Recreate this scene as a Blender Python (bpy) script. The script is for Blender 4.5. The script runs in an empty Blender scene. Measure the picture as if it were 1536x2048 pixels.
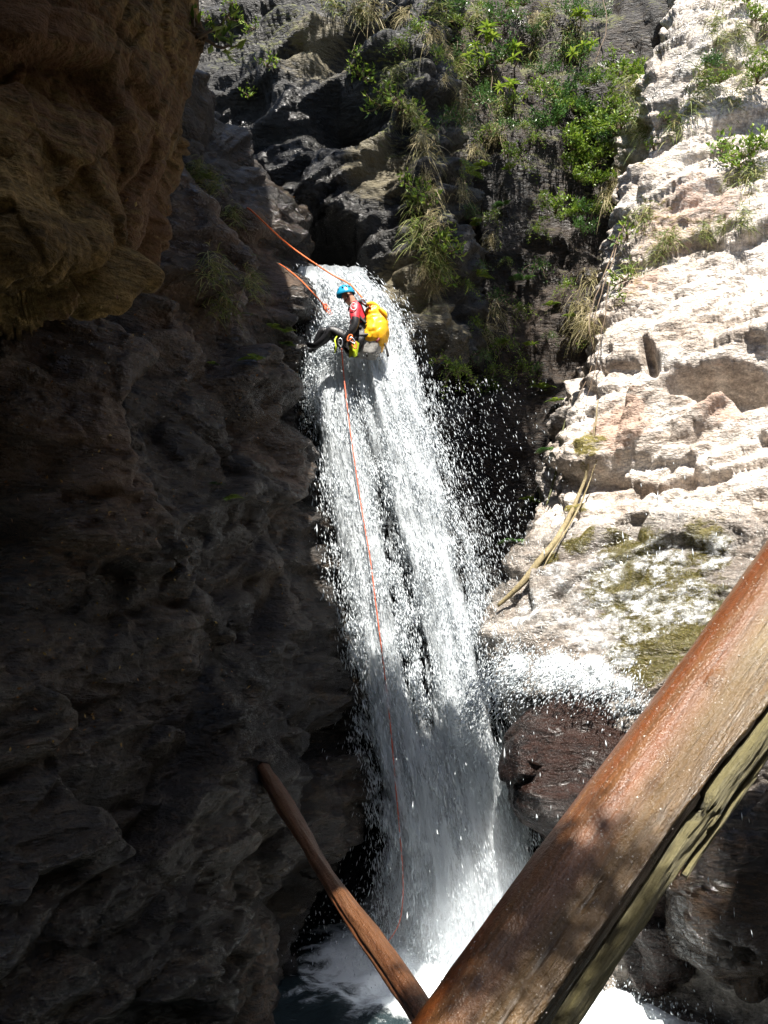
import bpy, bmesh, math, random
import numpy as np
from mathutils import Vector, Matrix

random.seed(7)
rng = np.random.default_rng(7)
S = bpy.context.scene
COL = S.collection

# ------------------------------------------------------------------ camera, world, sun, exposure
CAM = np.array((0.0, 0.0, 3.4)); PITCH = math.radians(8.0); FPX = 1774.0
cd = bpy.data.cameras.new('camera'); cam = bpy.data.objects.new('camera', cd); COL.objects.link(cam)
cam.location = CAM; cam.rotation_euler = (math.radians(90) + PITCH, 0, 0)
cd.sensor_fit = 'VERTICAL'; cd.sensor_height = 24; cd.lens = 24 * FPX / 2048
cd.clip_start = 0.05; cd.clip_end = 400
S.camera = cam

SUN = np.array((0.03, -0.45, 0.89)); SUN /= np.linalg.norm(SUN)
w = bpy.data.worlds.new('World'); S.world = w; w.use_nodes = True
wn = w.node_tree.nodes; wl = w.node_tree.links
sky = wn.new('ShaderNodeTexSky'); sky.sky_type = 'NISHITA'; sky.sun_disc = False
sky.sun_elevation = math.asin(SUN[2]); sky.sun_rotation = math.atan2(SUN[0], SUN[1])
wn['Background'].inputs['Strength'].default_value = 0.105
wl.new(sky.outputs[0], wn['Background'].inputs[0])
sd = bpy.data.lights.new('sun', 'SUN'); sd.energy = 5.0; sd.angle = math.radians(0.5); sd.color = (1.0, 0.95, 0.87)
so = bpy.data.objects.new('sun', sd); COL.objects.link(so)
so.rotation_euler = Vector(tuple(SUN)).to_track_quat('Z', 'Y').to_euler()
S.view_settings.view_transform = 'Standard'; S.view_settings.look = 'None'
S.view_settings.exposure = 1.6; S.view_settings.gamma = 1.0; S.view_settings.use_curve_mapping = False
S.cycles.max_bounces = 6; S.cycles.diffuse_bounces = 3; S.cycles.glossy_bounces = 2
S.cycles.transparent_max_bounces = 20; S.cycles.transmission_bounces = 4
S.cycles.caustics_reflective = False; S.cycles.caustics_refractive = False
S.cycles.sample_clamp_indirect = 6.0; S.cycles.volume_bounces = 3

# ------------------------------------------------------------------ numeric helpers
def P(px, py, Y):
    """World point seen at photo pixel (px, py) at world depth Y."""
    a = (px - 768) / FPX; b = (1024 - py) / FPX
    dy = math.cos(PITCH) - b * math.sin(PITCH); dz = math.sin(PITCH) + b * math.cos(PITCH)
    t = Y / dy
    return np.array((a * t, Y, CAM[2] + dz * t))

def _h(ix, iy, iz, seed):
    with np.errstate(over='ignore'):
        h = (ix.astype(np.uint32) * np.uint32(374761393) + iy.astype(np.uint32) * np.uint32(668265263)
             + iz.astype(np.uint32) * np.uint32(2147483647) + np.uint32(seed * 974711 + 13))
        h = (h ^ (h >> np.uint32(13))) * np.uint32(1274126177)
        h = (h ^ (h >> np.uint32(16))) * np.uint32(2246822519)
        return h ^ (h >> np.uint32(15))

def hrand(ix, iy, iz, seed):
    return _h(ix, iy, iz, seed).astype(np.float64) / 4294967295.0

def noise(p, f=1.0, seed=0):
    """Value-gradient noise, about -1..1."""
    q = np.asarray(p) * f + 1000.0 + seed * 7.13
    i = np.floor(q).astype(np.int64); r = q - i
    u = r * r * r * (r * (r * 6 - 15) + 10)
    out = 0.0
    for dx in (0, 1):
        for dy in (0, 1):
            for dz in (0, 1):
                h = _h(i[:, 0] + dx, i[:, 1] + dy, i[:, 2] + dz, seed)
                gx = (h & np.uint32(1023)).astype(np.float64) / 511.5 - 1
                gy = ((h >> np.uint32(10)) & np.uint32(1023)).astype(np.float64) / 511.5 - 1
                gz = ((h >> np.uint32(20)) & np.uint32(1023)).astype(np.float64) / 511.5 - 1
                d = gx * (r[:, 0] - dx) + gy * (r[:, 1] - dy) + gz * (r[:, 2] - dz)
                wgt = (u[:, 0] if dx else 1 - u[:, 0]) * (u[:, 1] if dy else 1 - u[:, 1]) * (u[:, 2] if dz else 1 - u[:, 2])
                out = out + wgt * d
    return out * 1.25

def fbm(p, f=1.0, o=4, seed=0, gain=0.5):
    s = 0; a = 1
    for k in range(o):
        s = s + a * noise(p, f, seed + k); a *= gain; f *= 2.03
    return s

def ridge(p, f=1.0, o=3, seed=0):
    s = 0; a = 1
    for k in range(o):
        s = s + a * (1 - 2 * np.abs(noise(p, f, seed + k))); a *= 0.5; f *= 2.1
    return s

def vor(p, seed=0, jit=0.85):
    """Nearest cell: (random value, offset from its centre, second random, F2-F1)."""
    p = np.asarray(p) + 500.0
    i = np.floor(p).astype(np.int64); n = len(p)
    f1 = np.full(n, 9.0); f2 = np.full(n, 9.0); off = np.zeros((n, 3)); r = np.zeros(n); r2 = np.zeros(n)
    for dx in (-1, 0, 1):
        for dy in (-1, 0, 1):
            for dz in (-1, 0, 1):
                a, b, c = i[:, 0] + dx, i[:, 1] + dy, i[:, 2] + dz
                h = _h(a, b, c, seed)
                cx = a + 0.5 + jit * ((h & np.uint32(1023)) / 1023.0 - 0.5)
                cy = b + 0.5 + jit * (((h >> np.uint32(10)) & np.uint32(1023)) / 1023.0 - 0.5)
                cz = c + 0.5 + jit * (((h >> np.uint32(20)) & np.uint32(1023)) / 1023.0 - 0.5)
                o = np.stack((p[:, 0] - cx, p[:, 1] - cy, p[:, 2] - cz), 1)
                d = (o * o).sum(1)
                near = d < f1
                f2 = np.where(near, f1, np.minimum(f2, d))
                f1 = np.where(near, d, f1)
                off[near] = o[near]
                hh = _h(a, b, c, seed + 77)
                r = np.where(near, (hh & np.uint32(65535)) / 65535.0, r)
                r2 = np.where(near, (hh >> np.uint32(16)) / 65535.0, r2)
    return r, off, r2, np.sqrt(f2) - np.sqrt(f1)

def frame(n, along):
    n = np.array(n, float); n /= np.linalg.norm(n)
    a = np.array(along, float); a -= n * (a @ n); a /= np.linalg.norm(a)
    return np.stack((a, np.cross(n, a), n), 1)

def sm(x, a, b):
    t = np.clip((x - a) / (b - a), 0, 1); return t * t * (3 - 2 * t)

def cr(ctrl, n, d=None):
    """Catmull-Rom along axis 0 of ctrl, n samples, spaced by chord (or by the given segment lengths d)."""
    c = np.asarray(ctrl, float); k = len(c)
    e = np.concatenate((2 * c[:1] - c[1:2], c, 2 * c[-1:] - c[-2:-1]))
    if d is None:
        d = np.linalg.norm(np.diff(c, axis=0), axis=-1); d = d.reshape(k - 1, -1).mean(1) if d.ndim > 1 else d
    s = np.concatenate(((0,), np.cumsum(d))); t = np.interp(np.linspace(0, s[-1], n), s, np.arange(k))
    i = np.minimum(t.astype(int), k - 2); f = (t - i).reshape((-1,) + (1,) * (c.ndim - 1))
    p0, p1, p2, p3 = e[i], e[i + 1], e[i + 2], e[i + 3]
    return 0.5 * (2 * p1 + (p2 - p0) * f + (2 * p0 - 5 * p1 + 4 * p2 - p3) * f ** 2 + (3 * p1 - p0 - 3 * p2 + p3) * f ** 3)

# ------------------------------------------------------------------ mesh helpers
def mesh(name, V, F, smooth=True, attrs=None):
    V = np.asarray(V, np.float32); F = np.asarray(F, np.int32); k = F.shape[1]
    m = bpy.data.meshes.new(name)
    m.vertices.add(len(V)); m.vertices.foreach_set('co', V.ravel())
    m.loops.add(F.size); m.loops.foreach_set('vertex_index', F.ravel())
    m.polygons.add(len(F)); m.polygons.foreach_set('loop_start', np.arange(0, F.size, k, dtype=np.int32))
    m.polygons.foreach_set('loop_total', np.full(len(F), k, np.int32))
    m.polygons.foreach_set('use_smooth', np.full(len(F), smooth))
    for an, av in (attrs or {}).items():
        at = m.attributes.new(an, 'FLOAT', 'POINT'); at.data.foreach_set('value', np.asarray(av, np.float32))
    m.update(calc_edges=True); m.validate()
    return m

def obj(name, me, mat=None, parent=None, loc=None):
    o = bpy.data.objects.new(name, me); COL.objects.link(o)
    if mat is not None and me is not None:
        me.materials.clear(); me.materials.append(mat)
    if parent is not None: o.parent = parent
    if loc is not None: o.location = loc
    return o

def tag(o, label=None, cat=None, group=None, kind=None):
    if label: o['label'] = label
    if cat: o['category'] = cat
    if group: o['group'] = group
    if kind: o['kind'] = kind
    return o

def empty(name, loc, label, cat, group=None):
    o = bpy.data.objects.new(name, None); COL.objects.link(o); o.location = loc; o.empty_display_size = 0.1
    return tag(o, label, cat, group)

def gridF(nv, nu, wrap=False):
    i = np.arange(nv - 1)[:, None]; j = np.arange(nu if wrap else nu - 1)[None]
    j2 = (j + 1) % nu
    a = i * nu + j; b = i * nu + j2; c = (i + 1) * nu + j2; d = (i + 1) * nu + j
    return np.stack((a, d, c, b), -1).reshape(-1, 4)

def gnormals(G, wrap=False):
    if wrap:
        du = np.roll(G, -1, 1) - np.roll(G, 1, 1)
    else:
        du = np.gradient(G, axis=1)
    dv = np.gradient(G, axis=0)
    n = np.cross(dv, du); return n / (np.linalg.norm(n, axis=-1, keepdims=True) + 1e-9)

def surf(ctrl, nv, nu):
    c = np.asarray(ctrl, float)
    # finer where the surface is in view: segment lengths mix apparent and real size
    r = c - CAM; f = np.maximum(r @ np.array((0, math.cos(PITCH), math.sin(PITCH))), 0.5)
    q = np.stack((FPX * r[..., 0] / f, FPX * (r @ np.array((0, -math.sin(PITCH), math.cos(PITCH)))) / f), -1)
    inside = np.exp(-np.maximum(0, np.abs(q[..., 0]) - 800) / 60) * np.exp(-np.maximum(0, np.abs(q[..., 1]) - 1060) / 60) + 0.06
    def seg(ax):
        a = np.linalg.norm(np.diff(q, axis=ax), axis=-1) / 160.0; w_ = np.linalg.norm(np.diff(c, axis=ax), axis=-1)
        i = (np.take(inside, range(c.shape[ax] - 1), ax) + np.take(inside, range(1, c.shape[ax]), ax)) / 2
        return (np.minimum(a, 6) * i + 0.05 * w_).mean(1 - ax) + 0.02
    g = cr(c, nv, seg(0)); g = cr(g.transpose(1, 0, 2), nu, seg(1)).transpose(1, 0, 2)
    return g

def tube(pts, rad, k=8, cap=True, jitter=0.0, seed=0):
    """Tapered tube through pts; returns V, F (quads)."""
    pts = np.asarray(pts, float); n = len(pts); rad = np.broadcast_to(rad, (n,)).astype(float)
    t = np.gradient(pts, axis=0); t /= np.linalg.norm(t, axis=1, keepdims=True) + 1e-9
    ref = np.array((0.3, -1, 0.2)); V = []
    for i in range(n):
        a = np.cross(t[i], ref); a /= np.linalg.norm(a) + 1e-9; b = np.cross(t[i], a)
        th = np.arange(k) * 2 * np.pi / k
        V.append(pts[i] + rad[i] * (np.cos(th)[:, None] * a + np.sin(th)[:, None] * b))
    V = np.concatenate(V); F = gridF(n, k, True)
    if jitter: V = V + noise(V, 30, seed)[:, None] * jitter
    if cap:
        V = np.concatenate((V, pts[:1], pts[-1:])); j = np.arange(k); j2 = (j + 1) % k
        c0 = np.stack((np.full(k, n * k), j, j2, j2), 1); b0 = (n - 1) * k
        c1 = np.stack((np.full(k, n * k + 1), b0 + j2, b0 + j, b0 + j), 1)
        # degenerate quads -> keep as triangles by repeating: drop them into tiny quads
        F = np.concatenate((F, c0[:, [0, 1, 2, 2]], c1[:, [0, 1, 2, 2]]))
    return V, F

def meshq(name, V, F, smooth=True, attrs=None):
    """Mesh from quads where a repeated last index means a triangle."""
    F = np.asarray(F); tri = F[:, 2] == F[:, 3]
    if not tri.any(): return mesh(name, V, F, smooth, attrs)
    T = np.concatenate((F[tri][:, :3], F[~tri][:, [0, 1, 2]], F[~tri][:, [0, 2, 3]]))
    return mesh(name, V, T, smooth, attrs)

class Bag:
    """Collects shapes into one mesh."""
    def __init__(s): s.V = []; s.F = []; s.n = 0; s.A = []
    def add(s, V, F, a=0.0):
        F = np.asarray(F)
        if F.shape[1] == 3: F = F[:, [0, 1, 2, 2]]
        s.V.append(np.asarray(V, float)); s.F.append(F + s.n); s.n += len(V)
        s.A.append(np.broadcast_to(np.asarray(a, float), (len(V),))); return s
    def mesh(s, name, smooth=True):
        return meshq(name, np.concatenate(s.V), np.concatenate(s.F), smooth, {'rnd': np.concatenate(s.A)})

# ------------------------------------------------------------------ materials
class NT:
    def __init__(s, name):
        s.m = bpy.data.materials.new(name); s.m.use_nodes = True
        s.t = s.m.node_tree; s.b = s.t.nodes['Principled BSDF']; s.out = s.t.nodes['Material Output']
        s.tc = s.t.nodes.new('ShaderNodeTexCoord').outputs['Object']
    def set(s, sock, v):
        if hasattr(v, 'is_output') or isinstance(v, bpy.types.NodeSocket): s.t.links.new(v, sock)
        elif isinstance(v, (tuple, list)) and len(v) == 3 and sock.type == 'RGBA': sock.default_value = (*v, 1)
        else: sock.default_value = v
    def n(s, kind, **kw):
        nd = s.t.nodes.new(kind)
        for k, v in kw.items():
            if k in nd.inputs: s.set(nd.inputs[k], v)
            else: setattr(nd, k, v)
        return nd
    def map(s, scale=(1, 1, 1), rot=(0, 0, 0), src=None):
        return s.n('ShaderNodeMapping', Vector=src or s.tc, Scale=scale, Rotation=rot).outputs[0]
    def noise(s, scale, detail=6, rough=0.6, src=None, dist=0.0):
        return s.n('ShaderNodeTexNoise', Vector=src or s.tc, Scale=scale, Detail=detail, Roughness=rough, Distortion=dist).outputs[0]
    def vor(s, scale, src=None, feature='F1', out='Distance'):
        nd = s.n('ShaderNodeTexVoronoi', feature=feature); s.set(nd.inputs['Vector'], src or s.tc); nd.inputs['Scale'].default_value = scale
        return nd.outputs[out]
    def ramp(s, f, stops, interp='LINEAR'):
        nd = s.n('ShaderNodeValToRGB', Fac=f); cr_ = nd.color_ramp; cr_.interpolation = interp
        while len(cr_.elements) > 1: cr_.elements.remove(cr_.elements[-1])
        for k, (p, c) in enumerate(stops):
            e = cr_.elements[0] if k == 0 else cr_.elements.new(p)
            e.position = p; e.color = (*c, 1) if isinstance(c, (tuple, list)) else (c, c, c, 1)
        return nd.outputs[0]
    def mix(s, f, a, b, mode='MIX'):
        nd = s.n('ShaderNodeMix', data_type='RGBA', blend_type=mode)
        s.set(nd.inputs[0], f); s.set(nd.inputs[6], a); s.set(nd.inputs[7], b); return nd.outputs[2]
    def math(s, op, a, b=0.0, c=0.0):
        nd = s.n('ShaderNodeMath', operation=op); s.set(nd.inputs[0], a); s.set(nd.inputs[1], b); s.set(nd.inputs[2], c); return nd.outputs[0]
    def attr(s, name):
        return s.n('ShaderNodeAttribute', attribute_name=name).outputs['Fac']
    def bump(s, h, strength=0.5, dist=0.02, nrm=None):
        nd = s.n('ShaderNodeBump', Height=h, Strength=strength, Distance=dist)
        if nrm is not None: s.set(nd.inputs['Normal'], nrm)
        return nd.outputs[0]
    def fin(s, **kw):
        for k, v in kw.items(): s.set(s.b.inputs[k.replace('_', ' ')], v)
        return s.m

def simple(name, col, rough=0.6, bump=0.0, bscale=60, var=0.25, **kw):
    t = NT(name); nz = t.noise(bscale * 0.3, 4)
    c = t.mix(t.ramp(nz, [(0.35, 0.0), (0.65, 1.0)]), tuple(x * (1 - var) for x in col), tuple(min(1, x * (1 + var)) for x in col))
    a = dict(Base_Color=c, Roughness=rough); a.update(kw)
    if bump: a['Normal'] = t.bump(t.noise(bscale, 4), bump, 0.01)
    return t.fin(**a)

def rock(name, cols, alt, bedrot, rough=(0.55, 0.9), bump=0.7, stretch=4.0, moss=((0.05, 0.06, 0.012), (0.13, 0.13, 0.03)), wetrough=0.22, spec=0.4):
    """Layered cliff rock; attributes moss, tint, wet steer patches."""
    t = NT(name)
    bed = t.map((1.0, 1.0, stretch), bedrot)
    n1 = t.noise(1.1, 5, 0.65, bed, 0.6); n2 = t.noise(7.0, 5, 0.7, bed); n3 = t.noise(38, 4, 0.7)
    base = t.ramp(n1, [(0.25, cols[0]), (0.45, cols[1]), (0.6, cols[2]), (0.78, cols[3])])
    det = t.ramp(n2, [(0.28, 0.30), (0.5, 0.9), (0.72, 1.8)])
    base = t.mix(0.85, base, det, 'MULTIPLY')
    base = t.mix(0.75, base, t.ramp(n3, [(0.3, 0.4), (0.55, 1.0), (0.78, 1.7)]), 'MULTIPLY')
    tm = t.ramp(t.math('ADD', t.attr('tint'), t.math('MULTIPLY', t.math('SUBTRACT', n2, 0.5), 1.4)), [(0.35, 0.0), (0.62, 1.0)])
    base = t.mix(tm, base, t.mix(n3, alt[0], alt[1]))
    mm = t.ramp(t.math('ADD', t.attr('moss'), t.math('MULTIPLY', t.math('SUBTRACT', n2, 0.5), 1.6)), [(0.45, 0.0), (0.65, 1.0)])
    base = t.mix(mm, base, t.mix(t.ramp(n3, [(0.3, 0.0), (0.7, 1.0)]), moss[0], moss[1]))
    wm = t.ramp(t.math('ADD', t.attr('wet'), t.math('MULTIPLY', t.math('SUBTRACT', n1, 0.5), 1.2)), [(0.35, 0.0), (0.65, 1.0)])
    base = t.mix(t.math('MULTIPLY', wm, 0.55), base, (0, 0, 0))
    ro = t.mix(n2, (rough[0],) * 3, (rough[1],) * 3)
    ro = t.mix(wm, ro, t.mix(n3, (wetrough * 0.6,) * 3, (wetrough * 1.6,) * 3))
    fac = t.n('ShaderNodeTexVoronoi', feature='F1', distance='CHEBYCHEV'); t.set(fac.inputs['Vector'], t.map((1.0, 1.0, 2.2), bedrot)); fac.inputs['Scale'].default_value = 6.5; fac.inputs['Detail'].default_value = 2.0; fac.inputs['Roughness'].default_value = 0.6
    rdg = t.n('ShaderNodeTexNoise', noise_type='RIDGED_MULTIFRACTAL', normalize=True); t.set(rdg.inputs['Vector'], bed); rdg.inputs['Scale'].default_value = 4.5; rdg.inputs['Detail'].default_value = 4.0
    hgt = t.math('ADD', t.math('MULTIPLY', n2, 1.0), t.math('MULTIPLY', n3, 0.45))
    hgt = t.math('ADD', hgt, t.math('MULTIPLY', fac.outputs[0], 0.55))
    hgt = t.math('ADD', hgt, t.math('MULTIPLY', rdg.outputs[0], 0.35))
    return t.fin(Base_Color=base, Roughness=ro, Normal=t.bump(hgt, bump, 0.06), Specular_IOR_Level=spec)

BED_BACK = frame((-0.42, -0.25, 0.87), (0.9, 0, 0.45))
BED_RIGHT = frame((-0.33, -0.30, 0.90), (0.9, 0, 0.35))
BED_LEFT = frame((0.25, -0.25, 0.93), (0.6, 0.8, 0))

def blocks(p, fr, cell, stretch, seed, amp, tilt, crack=0.0, warp=0.25):
    q = p @ fr
    q = q + warp * cell * np.stack((noise(p, 1.3 / cell, seed + 5), noise(p, 1.3 / cell, seed + 6), noise(p, 1.3 / cell, seed + 7)), 1)
    q = q / (cell * np.array(stretch))
    r, off, r2, e = vor(q, seed)
    d = amp * (r - 0.5) + tilt * cell * ((r2 - 0.5) * off[:, 2] * 2 + (r - 0.5) * off[:, 0])
    if crack: d = d - crack * np.exp(-e / 0.06)
    return d

def strata(p, fr, h, seed, amp, sharp=0.4):
    s = (p @ fr)[:, 2] / h + 0.7 * fbm(p, 0.5, 3, seed)
    i = np.floor(s).astype(np.int64); f = s - i
    a = hrand(i, i * 0, i * 0, seed); b = hrand(i + 1, i * 0, i * 0, seed)
    k = sm(f, 1 - sharp, 1.0)
    return amp * ((a * (1 - k) + b * k) - 0.5)
# ------------------------------------------------------------------ the canyon
def beds(p, fr, amp, seed):
    q = (p @ fr) * np.array((0.45, 0.6, 1.7)); q = q + 0.25 * noise(p, 0.8, seed + 9)[:, None]
    return amp * (ridge(q, 2.0, 4, seed) - 0.3) + 0.4 * amp * fbm(q, 7.0, 3, seed + 4)

def ctrl(rows):
    return np.array([[P(*c) if len(c) == 3 else np.array(c[:3]) for c in r] for r in rows])

def near(p, pts, r):
    """Soft mask around world points given as (px, py, Y, radius factor)."""
    m = np.zeros(len(p))
    for (px, py, Y, k) in pts:
        d = np.linalg.norm(p - P(px, py, Y), axis=1); m = np.maximum(m, 1 - sm(d, 0.35 * r * k, r * k))
    return m

def wall(name, rows, nv, nu, disp, mat, attrs):
    G = surf(ctrl(rows), nv, nu); N = gnormals(G)
    p = G.reshape(-1, 3); n = N.reshape(-1, 3)
    # normals look at the camera side in the middle of the sheet
    if np.sum(n * (CAM - p)) < 0: n = -n; flip = True
    else: flip = False
    d = disp(p).reshape(nv, nu)
    def blur(x):
        e = np.pad(x, 1, mode='edge')
        return 0.25 * x + 0.125 * (e[:-2, 1:-1] + e[2:, 1:-1] + e[1:-1, :-2] + e[1:-1, 2:]) + 0.0625 * (e[:-2, :-2] + e[2:, 2:] + e[:-2, 2:] + e[2:, :-2])
    # steps steeper than the sheet can carry are eased so that they do not turn into teeth
    su = np.linalg.norm(np.gradient(G, axis=1), axis=-1) + 1e-6; sv = np.linalg.norm(np.gradient(G, axis=0), axis=-1) + 1e-6
    k = sm(np.hypot(np.gradient(d, axis=1) / su, np.gradient(d, axis=0) / sv), 0.9, 2.0); k = blur(blur(k))
    d1 = blur(d); d3 = blur(blur(blur(blur(blur(d1))))); d = ((0.7 * d + 0.3 * d1) * (1 - k) + d3 * k).ravel()
    v = p + n * d[:, None]
    F = gridF(nv, nu)
    if flip: F = F[:, ::-1]
    nn = gnormals(v.reshape(nv, nu, 3)).reshape(-1, 3)
    if flip: nn = -nn
    o = obj(name, mesh(name, v, F, True, attrs(v, nn)), mat)
    return tag(o, kind='structure'), v.reshape(nv, nu, 3), nn.reshape(nv, nu, 3)

M_back = rock('rock_back_dark', [(0.004, 0.004, 0.0045), (0.013, 0.0125, 0.0125), (0.045, 0.042, 0.038), (0.19, 0.175, 0.155)],  # palest stop is a highlight colour, raised to brighten sunlit patches
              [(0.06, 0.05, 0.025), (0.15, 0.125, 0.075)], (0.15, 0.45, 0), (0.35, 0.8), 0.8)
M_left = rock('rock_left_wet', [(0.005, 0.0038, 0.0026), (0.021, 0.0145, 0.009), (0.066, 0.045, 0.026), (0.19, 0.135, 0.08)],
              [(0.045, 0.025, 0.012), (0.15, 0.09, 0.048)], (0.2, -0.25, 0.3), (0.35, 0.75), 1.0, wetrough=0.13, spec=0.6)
M_over = rock('rock_overhang_ochre', [(0.028, 0.018, 0.008), (0.15, 0.10, 0.036), (0.31, 0.21, 0.075), (0.46, 0.33, 0.15)],
              [(0.06, 0.033, 0.016), (0.2, 0.11, 0.052)], (0.1, 0.35, 0.2), (0.6, 0.95), 1.0, spec=0.18)
M_right = rock('rock_right_pale', [(0.20, 0.145, 0.105), (0.47, 0.405, 0.345), (0.62, 0.565, 0.505), (0.72, 0.68, 0.63)],
               [(0.25, 0.16, 0.115), (0.44, 0.32, 0.25)], (0.25, 0.38, 0), (0.55, 0.85), 0.75, stretch=2.0,
               moss=((0.055, 0.042, 0.004), (0.19, 0.155, 0.014)), wetrough=0.16, spec=0.6)
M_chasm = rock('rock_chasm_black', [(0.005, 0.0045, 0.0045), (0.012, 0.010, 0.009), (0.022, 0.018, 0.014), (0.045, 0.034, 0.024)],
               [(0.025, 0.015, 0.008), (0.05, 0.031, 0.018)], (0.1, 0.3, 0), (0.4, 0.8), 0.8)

# --- back cliff: dark layered prow above the lip of the fall, and the rock behind the falling water
def d_back(p):
    d = 0.30 * fbm(p, 0.55, 3, 11)
    d = d + blocks(p, BED_BACK, 1.1, (2.0, 1.2, 0.8), 21, 0.5, 0.35, 0.10, 0.15)
    d = d + blocks(p, BED_BACK, 0.42, (1.9, 1.0, 0.62), 31, 0.22, 0.5, 0.05, 0.10)
    d = d + blocks(p, BED_BACK, 0.17, (1.8, 1.0, 0.6), 41, 0.06, 0.4, 0.015, 0.08)
    d = d + strata(p, BED_BACK, 0.22, 51, 0.20) + strata(p, BED_BACK, 0.085, 53, 0.06) + beds(p, BED_BACK, 0.07, 61)
    # hollow under the prow, cave above the lip, slot the stream comes from
    for (px, py, Y, r, k) in ((700, 235, 12.4, 0.75, 0.9), (655, 500, 12.6, 0.55, 1.2), (600, 500, 12.6, 0.6, 1.4), (690, 90, 12.8, 0.5, 0.5), (655, 585, 12.3, 0.75, 1.5)):
        c = P(px, py, Y); q = (p - c) / np.array((1.0, 1.6, 0.8)); d = d - k * (1 - sm(np.linalg.norm(q, axis=1), 0.2 * r, 1.15 * r))
    return d
def a_back(v, n):
    up = n[:, 2]
    z = near(v, [(780, 130, 12.3, 1), (740, 160, 12.3, 0.8), (820, 260, 12.2, 1.1), (480, 60, 12.8, 1.2), (560, 30, 12.8, 1.2), (860, 420, 12.2, 0.8), (840, 640, 11.9, 0.9), (430, 40, 12.8, 1)], 0.9)
    return {'moss': 0.42 * z + 0.25 * sm(up, 0.1, 0.8) * sm(v[:, 2], 8.5, 11), 'tint': 0.75 * near(v, [(830, 600, 12, 1), (870, 680, 12, 0.9), (800, 560, 12, 0.7), (640, 60, 12.6, 1.2), (760, 330, 12.2, 0.9)], 1.0),
            'wet': 0.75 * near(v, [(560, 400, 12.5, 1.3), (620, 450, 12.5, 1.2), (700, 500, 12.3, 0.8), (480, 250, 12.8, 1.0), (600, 250, 12.8, 0.9)], 1.1) + 0.9 * (v[:, 2] < 7.6)}
rows = []
for (py, Y, e, Ye) in ((-420, 15.2, 950, 15), (-160, 14.2, 900, 14.0), (0, 13.5, 860, 13.2), (140, 12.9, 850, 12.6), (300, 12.6, 885, 12.2), (430, 12.5, 905, 12.2), (560, 12.4, 912, 12.0), (680, 12.2, 920, 11.8),
                       (820, 12.0, 905, 12.0), (1000, 11.9, 930, 12.1), (1300, 11.4, 980, 11.8), (1700, 11.0, 1010, 11.2), (2300, 10.8, 1010, 10.9)):
    rows.append([(180, py, Y + 0.8), (400, py, Y + 0.4), (540, py, Y + 0.15), (660, py, Y), (760, py, (Y + Ye) / 2 - 0.05), (840, py, Ye - 0.1), (e, py, Ye + 0.15), (e + 25, py, Ye + 1.3), (e + 10, py, Ye + 3.0)])
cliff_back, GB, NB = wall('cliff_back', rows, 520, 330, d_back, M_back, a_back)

# --- shaded chasm to the right of the prow
def d_chasm(p):
    return 0.5 * fbm(p, 0.4, 3, 12) + blocks(p, BED_BACK, 1.0, (1.0, 1.0, 1.6), 22, 0.16, 0.3, 0.05) + blocks(p, BED_BACK, 0.35, (1, 1, 1.3), 32, 0.15, 0.5) + 0.05 * ridge(p, 3.0, 3, 62)
rows = []
for (py, Y) in ((-500, 17.5), (-200, 16.2), (0, 15.4), (200, 14.9), (450, 14.8), (700, 14.4), (1000, 13.6), (1300, 12.8), (1700, 12.0), (2300, 11.5)):
    rows.append([(700, py, Y + 1), (850, py, Y + 0.3), (980, py, Y), (1100, py, Y), (1220, py, Y - 0.1), (1350, py, Y - 0.2), (1550, py, Y - 0.2), (1750, py, Y - 0.2)])
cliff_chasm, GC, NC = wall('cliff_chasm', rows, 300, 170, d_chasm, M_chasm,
    lambda v, n: {'moss': 0.35 * sm(n[:, 2], -0.1, 0.7) + 0.25 * sm(v[:, 2], 9, 12), 'tint': 0.5 + 0.3 * noise(v, 0.6, 3), 'wet': 0.35 + 0.4 * noise(v, 0.5, 4)})

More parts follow.
